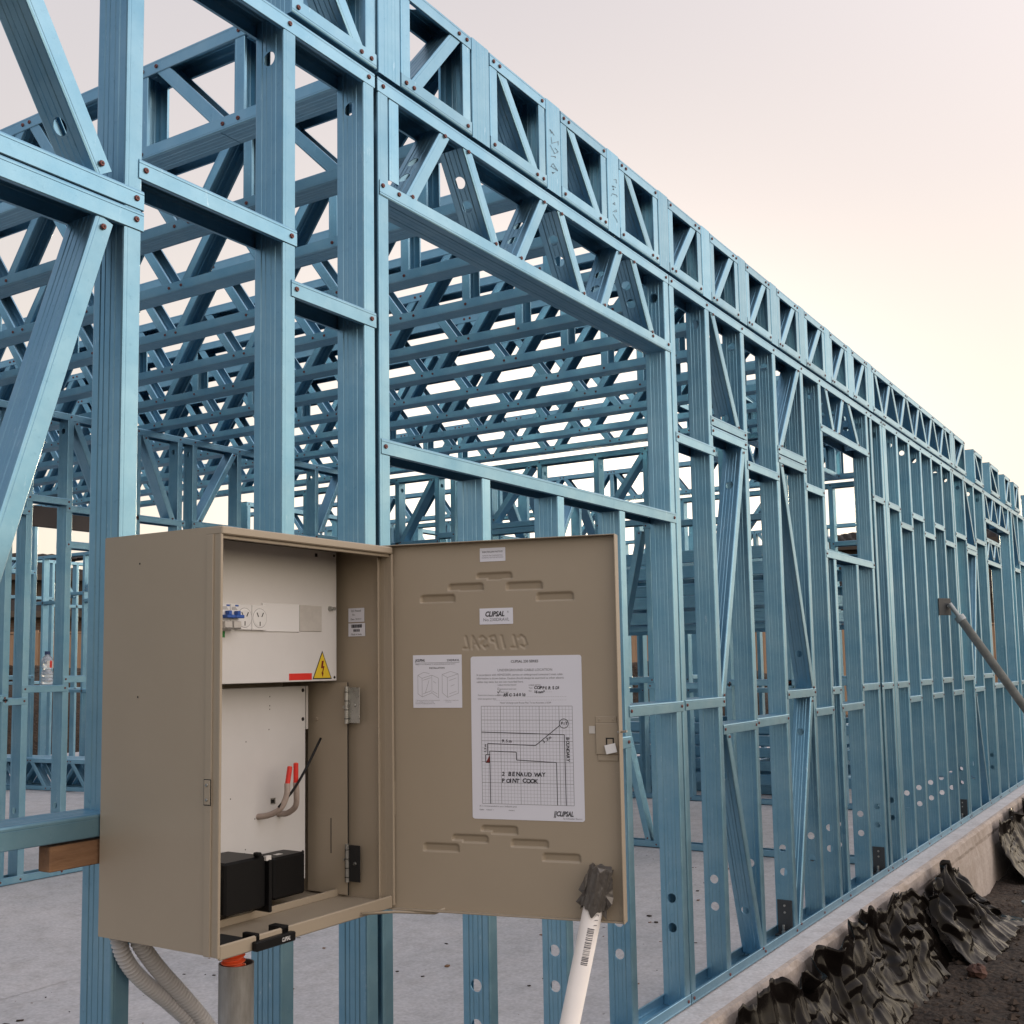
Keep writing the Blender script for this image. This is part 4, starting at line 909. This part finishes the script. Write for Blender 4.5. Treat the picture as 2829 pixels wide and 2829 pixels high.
tag(mb.build('metal_pipe', smooth=False), 'weathered grey metal pipe standing open under the meter box', 'pipe')

# white PVC prop with duct tape, holding the door
pb = dp(.3822, -.1926, .02); pt = dp(.4480, .088, .020); dirv = (pt - pb).normalized(); pb2 = pb - dirv * ((pb.z + .46) / dirv.z)
prop_ = thing('pvc_pipe', pb2, 'white plastic pipe propping the open door, taped grey at its top', 'pipe')
mb = MB(); mb.tube([pb2, pt - dirv * .015], .0185, PVC, 24)
mb.build('tube', prop_, smooth=True)
side = dirv.cross(NN).normalized(); fr = NN.copy(); fr = (fr - dirv * fr.dot(dirv)).normalized(); sr = dirv.cross(fr).normalized()
mb = MB(); rr = random.Random(8)
for k in range(26):
    an = (rr.random() - .5) * 2.2 + (.7 if k % 2 else -.2)
for k, t in enumerate([0.0]):
    pass
# barcode + digits printed along the pipe
PR = MB()
right = U if True else sr
bv = [.0010, .0016, .0008, .0022]
pos = .098
def on_pipe(t, a): # t distance below pipe top along it, a angle around
    c = pt - dirv * t; return c + (fr * math.cos(a) + sr * math.sin(a)) * .01865
sgn = 1 if sr.dot(U) > 0 else -1
while pos < .166:
    d = rr.choice(bv); a0, a1 = (.05 * sgn, .75 * sgn); n = 5
    vs = [on_pipe(pos + dd, a0 + (a1 - a0) * q / n) for q in range(n + 1) for dd in (0, d)]
    PR.add(vs, [(2 * q, 2 * q + 1, 2 * q + 3, 2 * q + 2) for q in range(n)], INKG); pos += d + rr.choice(bv)
for k, ch in enumerate('11210'):
    c0 = on_pipe(.094 - k * .0095, .95 * sgn); text_into(PR, ch, .012, c0, dirv, (-sr * sgn * math.cos(.95) + fr * math.sin(.95)) , INKG, lift=.0)
PR.build('print', prop_)
# duct tape: creased wrap with two pinched flaps
nA, nT = 56, 16; vs = []
cre = [rr.uniform(0, 2 * math.pi) for _ in range(11)]; crh = [rr.uniform(.0012, .0036) for _ in cre]
for j in range(nT + 1):
    q = j / nT; t0_ = -.010 + .078 * q
    for i in range(nA):
        a = 2 * math.pi * i / nA
        r_ = .0208 + .0010 * math.sin(9 * a + 3 * q)
        for c_, h_ in zip(cre, crh):
            d_ = abs((a - c_ - .35 * (q - .5) + math.pi) % (2 * math.pi) - math.pi); r_ += h_ * max(0, 1 - d_ / .16)
        r_ += rr.uniform(-.0003, .0003)
        t = t0_ + (.007 * math.sin(3 * a + 1) + .004 * math.sin(8 * a) if j == nT else (.003 * math.sin(7 * a) if j == 0 else 0))
        vs.append(pt - dirv * t + (fr * math.cos(a) + sr * math.sin(a)) * r_)
mb = MB(); mb.add(vs, [(j * nA + i, j * nA + (i + 1) % nA, (j + 1) * nA + (i + 1) % nA, (j + 1) * nA + i) for j in range(nT) for i in range(nA)] + [list(range(nA))], TAPE)
for sg, pts_ in ((1, ((-.006, .016), (.004, .026), (.022, .0285), (.036, .033), (.048, .034), (.062, .026), (.078, .029), (.070, .016))), (-1, ((.0, .016), (.008, .025), (.020, .0275), (.040, .033), (.044, .022), (.060, .027), (.063, .034), (.070, .016)))):
    for o_, sgn_ in ((.004, 1), (.0025, 1)):
        pv = [pt - dirv * t + sr * (sgn * sg * w__) + fr * (o_ + .004 * math.sin(t * 160)) for t, w__ in pts_]
        c_ = pt - dirv * .035 + sr * (sgn * sg * .020) + fr * (o_ + .006)
        mb.add([c_] + pv, [(0, k + 1, k + 2) for k in range(len(pv) - 1)], TAPE)
mb.build('duct_tape', prop_)

# timber block under the left sill
mb = MB(); mb.box(1.243, 1.372, .004, .036, .904, .947, TIMBER, .0015)
tag(mb.build('timber_block'), 'short brown timber block wedged under the sill left of the meter box', 'timber block')

# ================================================================ WATER BOTTLE on the inner wall noggin
bt = thing('water_bottle', (4.035, 3.90, 1.166), 'clear plastic water bottle with dark blue cap on an inner wall noggin', 'bottle')
prof_b = [(0, 0), (.030, 0), (.033, .006), (.033, .03), (.029, .038), (.033, .05), (.033, .062), (.027, .078), (.025, .088), (.031, .104), (.033, .120), (.031, .140), (.024, .155), (.014, .166), (.013, .176)]
def lathe(prof, cx, cy, cz, m, n=28):
    mb = MB(); vs = []
    for r_, z in prof:
        for k in range(n): an = 2 * math.pi * k / n; vs.append((cx + r_ * math.cos(an), cy + r_ * math.sin(an), cz + z))
    mb.add(vs, [(i * n + k, i * n + (k + 1) % n, (i + 1) * n + (k + 1) % n, (i + 1) * n + k) for i in range(len(prof) - 1) for k in range(n)], m); return mb
lathe(prof_b, 4.035, 3.895, 1.166, GLASSP).build('body', bt, smooth=True)
mb = lathe([(0, .0), (.0155, 0), (.0155, .018), (.0, .018)], 4.035, 3.895, 1.166 + .170, mat('bottle_cap', (.015, .04, .12), .5)); mb.build('cap', bt)
mb = lathe([(.0335, .095), (.0335, .135)], 4.035, 3.895, 1.166, WFRAME, 28); mb2 = MB(); mb2.mats = [WFRAME, RED]
v_ = mb.v; nn_ = 28
keep = [k for k in range(28) if math.cos(2 * math.pi * (k + .5) / 28 + R(70)) > .45]
mb2.v = list(v_); mb2.f = [[k, (k + 1) % 28, 28 + (k + 1) % 28, 28 + k] for k in keep]; mb2.mi = [1 if i in (2, 3) else 0 for i in range(len(keep))]
mb2.build('wrapper', bt)

# ================================================================ STEEL PROP against the front wall
pr = thing('steel_prop', (8.72, -1.30, -.45), 'grey steel tube prop bracing the front wall, slanting down to the right', 'prop')
a = Vector((8.72, -.075, 1.615)); b = Vector((8.72, -1.35, -.46)); d = (b - a).normalized()
mb = MB(); mb.tube([a + d * .10, b], .030, PROPG, 20); mb.build('tube', pr, smooth=True)
mb = MB(); mb.tube([a - d * .02, a + d * .12], .016, PROPG, 14); mb.tube([a + d * .09, a + d * .13], .036, PROPG, 18); mb.build('adjuster', pr)
mb = MB(); mb.obox((8.70, -.034, 1.61), (.86, -.5, 0), (.5, .86, 0), (0, 0, 1), .062, .003, .062, PROPD, .001); mb.disc((8.715, -.055, 1.61), (-.5, -.86, 0), .012, ZINC, 12, .01); mb.build('bracket', pr)
st = thing('steel_post', (6.05, -.85, -.5), 'grey galvanised post with a flat disc cap at the right edge of the photo', 'post')
PX, PY = 6.06, -.86
mb = MB(); mb.tube([(PX, PY, -.55), (PX, PY, .06)], .030, mat('dull_galv', (.16, .19, .21), .5, .3), 24); mb.build('tube', st, smooth=True)
mb = MB(); mb.tube([(PX, PY, .062), (PX, PY, .074)], .045, ZINC, 24); mb.build('cap', st)

# ================================================================ BLACK PLASTIC MEMBRANE, STONES
from mathutils import noise as mn
def membrane(label, x0, x1, topf, seed, y0=-.165, y1=-.36, zb=-.46, nu=150, nv=46, amp=.045):
    vs = []; so_ = seed * 7.3
    rid = lambda *p: 1 - abs(mn.noise(Vector(p))) * 2.2
    for i in range(nu + 1):
        s = i / nu; x = x0 + (x1 - x0) * s
        rag = .055 * mn.noise(Vector((x * 7, so_, 0))) + .035 * mn.noise(Vector((x * 19, so_, 3))) + .006 * mn.noise(Vector((x * 45, so_, 5)))
        for j in range(nv + 1):
            t = j / nv; wx = x + .07 * mn.noise(Vector((x * 2.5, t * 1.5, so_ + 2)))
            zt = topf(x) + rag
            vo = lambda sx_, st_, k_: mn.voronoi(Vector((wx * sx_ + 2 * mn.noise(Vector((x * 3, t * 3, k_))), t * st_, so_ + k_)))[0]
            v1, v2 = vo(4.2, .8, 1), vo(11, 2.0, 5)
            f = min(1, (v1[1] - v1[0]) * 1.6) * .6 + min(1, (v2[1] - v2[0]) * 1.5) * .07 + rid(wx * 5.0, t * .5, so_) * 1.0 + rid(wx * 11, t * .5, so_ + 9) * .34 + mn.noise(Vector((wx * 5, t * 3, so_))) * .15
            env = .45 + .75 * math.sin(math.pi * min(1, t * 1.15 + .1)) * (1 - .3 * t)
            y = y0 + (y1 - y0) * (t ** 1.5) - amp * (f - .4) * env
            z = zt + (zb - zt) * (t ** .8) + .008 * mn.noise(Vector((x * 12, t * 9, so_ + 1)))
            c = max(0, 1 - t / .16)
            if c: k_ = mn.noise(Vector((x * 5.5, so_ + 20, 0))); y -= .10 * c * max(0, k_ + .15); z -= .07 * c * c * max(0, k_ + .1)
            vs.append((x + .02 * mn.noise(Vector((x * 8, t * 8, so_ + 6))), y, z))
    mb = MB(); n1 = nv + 1
    mb.add(vs, [(i * n1 + j, (i + 1) * n1 + j, (i + 1) * n1 + j + 1, i * n1 + j + 1) for i in range(nu) for j in range(nv)], PLASTIC)
    o = mb.build('plastic_membrane', smooth=True); tag(o, label, 'plastic sheet', 'loose plastic membrane along the slab edge')
    sm = o.modifiers.new('thick', 'SOLIDIFY'); sm.thickness = .001
    return o
def lerp(tab, x):
    for (a, b), (c, d) in zip(tab, tab[1:]):
        if x <= c: return b + (d - b) * max(0, (x - a) / (c - a))
    return tab[-1][1]
membrane('crumpled black plastic sheet in deep folds beside the slab edge, nearest one', 3.4, 6.9, lambda x: lerp([(3.4, -.02), (3.9, -.02), (4.3, .03), (5.5, .02), (6.5, .0), (6.9, -.10)], x), 2, nu=520)
membrane('black plastic sheet bulging up in a dark hump, beyond the nearest folds', 6.7, 8.25, lambda x: lerp([(6.7, -.05), (7.0, -.0), (7.35, .01), (7.7, -.12), (8.0, -.3), (8.25, -.42)], x), 9, y0=-.19, y1=-.50, nu=220, amp=.085)
membrane('black plastic sheet draped over the slab face at the right edge of the photo', 9.5, 12.0, lambda x: lerp([(9.5, -.05), (9.8, .0), (12, .0)], x), 12, y0=-.16, y1=-.40, zb=-.5, nu=160, amp=.02)
def rock(name, c, r, m, seed, label=None, group=None, kind=None, cat='stone'):
    rr = random.Random(seed); bm_v = []; n1, n2 = 7, 10
    for i in range(n1 + 1):
        th = math.pi * i / n1
        for j in range(n2):
            ph = 2 * math.pi * j / n2; q = r * rr.uniform(.75, 1.1)
            bm_v.append((c[0] + q * math.sin(th) * math.cos(ph) * 1.2, c[1] + q * math.sin(th) * math.sin(ph), c[2] + q * math.cos(th) * .7))
    mb = MB(); mb.add(bm_v, [(i * n2 + j, i * n2 + (j + 1) % n2, (i + 1) * n2 + (j + 1) % n2, (i + 1) * n2 + j) for i in range(n1) for j in range(n2)], m); return mb
mb = MB(); rr = random.Random(31)
for k in range(2600):
    x = rr.uniform(3.2, 12) ; y = rr.uniform(-2.2, -.30); r_ = rr.choice((.006, .008, .011, .016, .024)) * rr.uniform(.7, 1.3)
    c = Vector((x, y, gz(x, y) + r_ * .3)); vs = []
    for (a_, b_, c_) in ((1, 0, 0), (-1, 0, 0), (0, 1, 0), (0, -1, 0), (0, 0, 1), (0, 0, -1)): q = r_ * rr.uniform(.6, 1.3); vs.append(c + Vector((a_, b_, c_ * .7)) * q)
    mb.add(vs, [(0, 2, 4), (2, 1, 4), (1, 3, 4), (3, 0, 4), (0, 5, 2), (2, 5, 1), (1, 5, 3), (3, 5, 0)], ROCKM)
tag(mb.build('soil_clods'), kind='stuff')
tag(rock('broken_brick', (6.6, -.50, -.42), .055, ROCKO, 3).build('broken_brick'), 'orange broken brick lying by the foot of the black plastic', 'brick')
tag(rock('stone', (5.35, -.42, -.43), .045, ROCKM, 5).build('stone'), 'rounded brown stone beside the soil and plastic at bottom right', 'stone')
# small litter on the slab
mb = MB(); rr = random.Random(77)
for k in range(420):
    x = rr.uniform(2.0, 7.0); y = rr.uniform(.2, 3.7); a = rr.uniform(0, 6.28); L = rr.choice((.002, .003, .0045, .009)) * rr.uniform(.6, 1.4); W = L * rr.uniform(.25, .8)
    mb.obox((x, y, -.002 + W * .3), (math.cos(a), math.sin(a), 0), (-math.sin(a), math.cos(a), 0), (0, 0, 1), L, W, W * .3, SOIL if k % 3 else TIMBER)
tag(mb.build('floor_litter'), kind='stuff')
mb = MB(); mb.obox((4.62, .95, .002), (.9, -.43, 0), (.43, .9, 0), (0, 0, 1), .045, .004, .003, TIMBER); tag(mb.build('stick'), 'thin brown stick lying on the concrete right of the white pipe', 'stick')

# ================================================================ BEYOND THE HOUSE
def at(az, dist, z): return Vector((dist * math.cos(R(az)), -1.7 + dist * math.sin(R(az)), z))
def house(az0, az1, dist, label, eave, ridge, up=None, seed=1, m=BRICK):
    a = at(az0, dist, 0); b = at(az1, dist, 0); u = (b - a); L = u.length; u /= L; n = Vector((u.y, -u.x, 0))
    if n.dot(a - Vector((0, -1.7, 0))) < 0: n = -n
    root = thing('brick_house', a + Vector((0, 0, -.5)), label, 'house', 'neighbouring houses')
    def prism(u0, u1, n0, n1, z0, ze, zr, wallm):
        c = lambda uu, nn, z: a + u * uu + n * nn + Z_ * z
        mb = MB(); vs = [c(u0, n0, z0), c(u1, n0, z0), c(u1, n1, z0), c(u0, n1, z0), c(u0, n0, ze), c(u1, n0, ze), c(u1, n1, ze), c(u0, n1, ze)]
        mb.add(vs, [(0, 1, 5, 4), (1, 2, 6, 5), (2, 3, 7, 6), (3, 0, 4, 7)], wallm); wl = mb.build('wall', root)
        uvl = wl.data.uv_layers.new(name='UVMap')
        for p in wl.data.polygons:
            for li in p.loop_indices:
                co = wl.data.vertices[wl.data.loops[li].vertex_index].co
                uvl.data[li].uv = (co.x * u.x + co.y * u.y + co.x * n.x + co.y * n.y, co.z)
        o = .5; e = [c(u0 - o, n0 - o, ze - .02), c(u1 + o, n0 - o, ze - .02), c(u1 + o, n1 + o, ze - .02), c(u0 - o, n1 + o, ze - .02)]
        h = (n1 - n0) / 2; r0 = c(u0 + h, (n0 + n1) / 2, zr); r1 = c(u1 - h, (n0 + n1) / 2, zr)
        mb = MB()
        def slope(A, B, C_, D_):      # eave A-B, ridge D-C : courses of tiles, each with an upstand
            K_ = 16
            for k in range(K_):
                t0, t1 = k / K_, (k + 1) / K_
                p0, p1 = A.lerp(D_, t0), B.lerp(C_, t0); q0, q1 = A.lerp(D_, t1), B.lerp(C_, t1); W_ = max(2, int((p1 - p0).length / .3))
                up_ = Z_ * .05
                row0 = []; row1 = []
                for w_ in range(W_ * 2 + 1):
                    s = w_ / (W_ * 2); wv = Z_ * (.03 * (w_ % 2)); row0.append(p0.lerp(p1, s) + up_ + wv); row1.append(q0.lerp(q1, s) + wv * .6)
                low = [p0.lerp(p1, w_ / (W_ * 2)) for w_ in range(W_ * 2 + 1)]; n_ = len(row0)
                mb.add(row0 + row1 + low, [(w_, w_ + 1, n_ + w_ + 1, n_ + w_) for w_ in range(n_ - 1)] + [(w_, w_ + 1, 2 * n_ + w_ + 1, 2 * n_ + w_) for w_ in range(n_ - 1)], TILE)
        slope(e[0], e[1], r1, r0); slope(e[2], e[3], r0, r1); slope(e[1], e[2], r1, r1); slope(e[3], e[0], r0, r0)
        rf = mb.build('roof', root)
        mb = MB()
        for q0, q1 in ((e[0], e[1]), (e[3], e[0])): d_ = (q1 - q0); mb.obox((q0 + q1) / 2 - Z_ * .07, d_.normalized(), Z_.cross(d_.normalized()), Z_, d_.length / 2, .02, .1, RENDERB)
        mb.build('gutter', rf)
    prism(0, L, 0, 9, -.6, eave, ridge, m)
    if up: prism(up[0] * L, up[1] * L, 2.0, 9.5, eave, up[2], up[3], RENDERB)
    k = 0; uu = 1.5
    while uu < L - 2:
        c0 = a + u * uu - n * .03
        mb = MB(); mb.obox(c0 + Z_ * 1.4, u, n, Z_, .75, .04, .55, WFRAME); w_ = mb.build('window', root)
        mb = MB(); mb.obox(c0 + Z_ * 1.4 - n * .045 + u * -.3, u, n, Z_, .38, .01, .48, GLASSW); mb.obox(c0 + Z_ * 1.4 - n * .045 + u * .45, u, n, Z_, .22, .01, .48, GLASSW); mb.build('pane', w_)
        uu += 4.2
    return root
house(61, 51.5, 38, 'brown brick house with dark tiled roof and an upper storey, behind the fence at left', 3.05, 3.95, up=(.42, .95, 4.35, 5.4), seed=1)
house(48, 36, 36, 'brown brick house with dark tiled roof, behind the middle of the frame', 3.0, 3.9, seed=2)
house(33, 22, 40, 'brown brick house with dark tiled roof, seen between the front wall studs', 3.0, 4.2, up=(.2, .8, 4.6, 5.8), seed=3)
house(20, 4, 40, 'brown brick house with dark tiled roof, seen at the far right through the studs', 3.4, 4.6, up=(.1, .9, 5.2, 6.2), seed=4)
house(80, 65, 38, 'brown brick house with dark tiled roof, out past the left edge', 3.0, 4.0, seed=5)
# paling fence
a = at(70, 30, .25); b = at(4, 34, .25); u = (b - a); L = u.length; u /= L; nrm = Vector((-u.y, u.x, 0))
fr_ = thing('paling_fence', a + Z_ * -.4, 'pale timber paling fence with a capping rail, beyond the slab', 'fence')
mb = MB(); q = 0; rr = random.Random(4)
while q < L:
    hh = 1.79 + rr.uniform(-.015, .015); mb.obox(a + u * (q + .05) + Z_ * ((hh - .5) / 2) + nrm * rr.uniform(-.006, .006), u, nrm, Z_, .0485, .008, (hh + .5) / 2, PALING); q += .10
mb.build('palings', fr_)
mb = MB(); mb.obox(a + u * L / 2 + Z_ * 1.83, u, nrm, Z_, L / 2, .035, .018, PALING); mb.build('capping', fr_)
q = 0
while q < L: mb = MB(); mb.obox(a + u * q + Z_ * .7 - nrm * .05, u, nrm, Z_, .05, .04, 1.18, PALING); mb.build('fence_post', fr_); q += 2.7
# spoil heaps
def heap(c, rx_, ry_, h, seed, label):
    rr = random.Random(seed); vs = []; n1, n2 = 26, 48; k1 = [rr.uniform(0, 6) for _ in range(6)]
    for i in range(n1 + 1):
        t = i / n1
        for j in range(n2):
            an = 2 * math.pi * j / n2; r_ = t * (1 + .15 * math.sin(3 * an + k1[0]) + .08 * math.sin(7 * an + k1[1]))
            z = h * (1 - t ** 3) * (1 + .15 * math.sin(an * 4 + t * 7 + k1[2])) + rr.uniform(-.05, .05) * (1 - t) - .6
            vs.append((c[0] + rx_ * r_ * math.cos(an), c[1] + ry_ * r_ * math.sin(an), z))
    mb = MB(); mb.add(vs, [(i * n2 + j, i * n2 + (j + 1) % n2, (i + 1) * n2 + (j + 1) % n2, (i + 1) * n2 + j) for i in range(n1) for j in range(n2)], SOIL)
    tag(mb.build('soil_heap'), label, 'soil heap', 'heaps of dug soil behind the slab')
heap((11.9, 16.0), 5.0, 2.4, 1.66, 1, 'brown heap of dug soil behind the slab, seen past the water bottle')
heap((17.5, 14.2), 5.2, 2.0, 1.75, 2, 'brown heap of dug soil behind the slab, seen through the middle of the frame')
heap((21.5, 8.0), 3.0, 4.5, 1.6, 3, 'brown heap of dug soil past the far end of the house')
# papers on a pale crate behind the slab frames
cr = thing('crate', (7.35, 10.3, .1), 'pale crate with a sheet of white board on top, behind the spare joists', 'crate')
mb = MB(); mb.box(7.15, 7.5, 10.15, 10.5, .1, .62, PLGREY, .01); mb.build('body', cr)
mb = MB(); mb.obox((7.32, 10.25, .66), (.9, .1, .28), (0, 1, 0), (-.28, 0, .95), .32, .25, .006, PLWHITE); mb.build('lid', cr)
mb = MB(); mb.box(7.1, 7.55, 10.1, 10.5, .62, .64, YEL, .002); mb.build('trim', cr)

for o in bpy.data.objects:
    if '_o' in o: del o['_o']
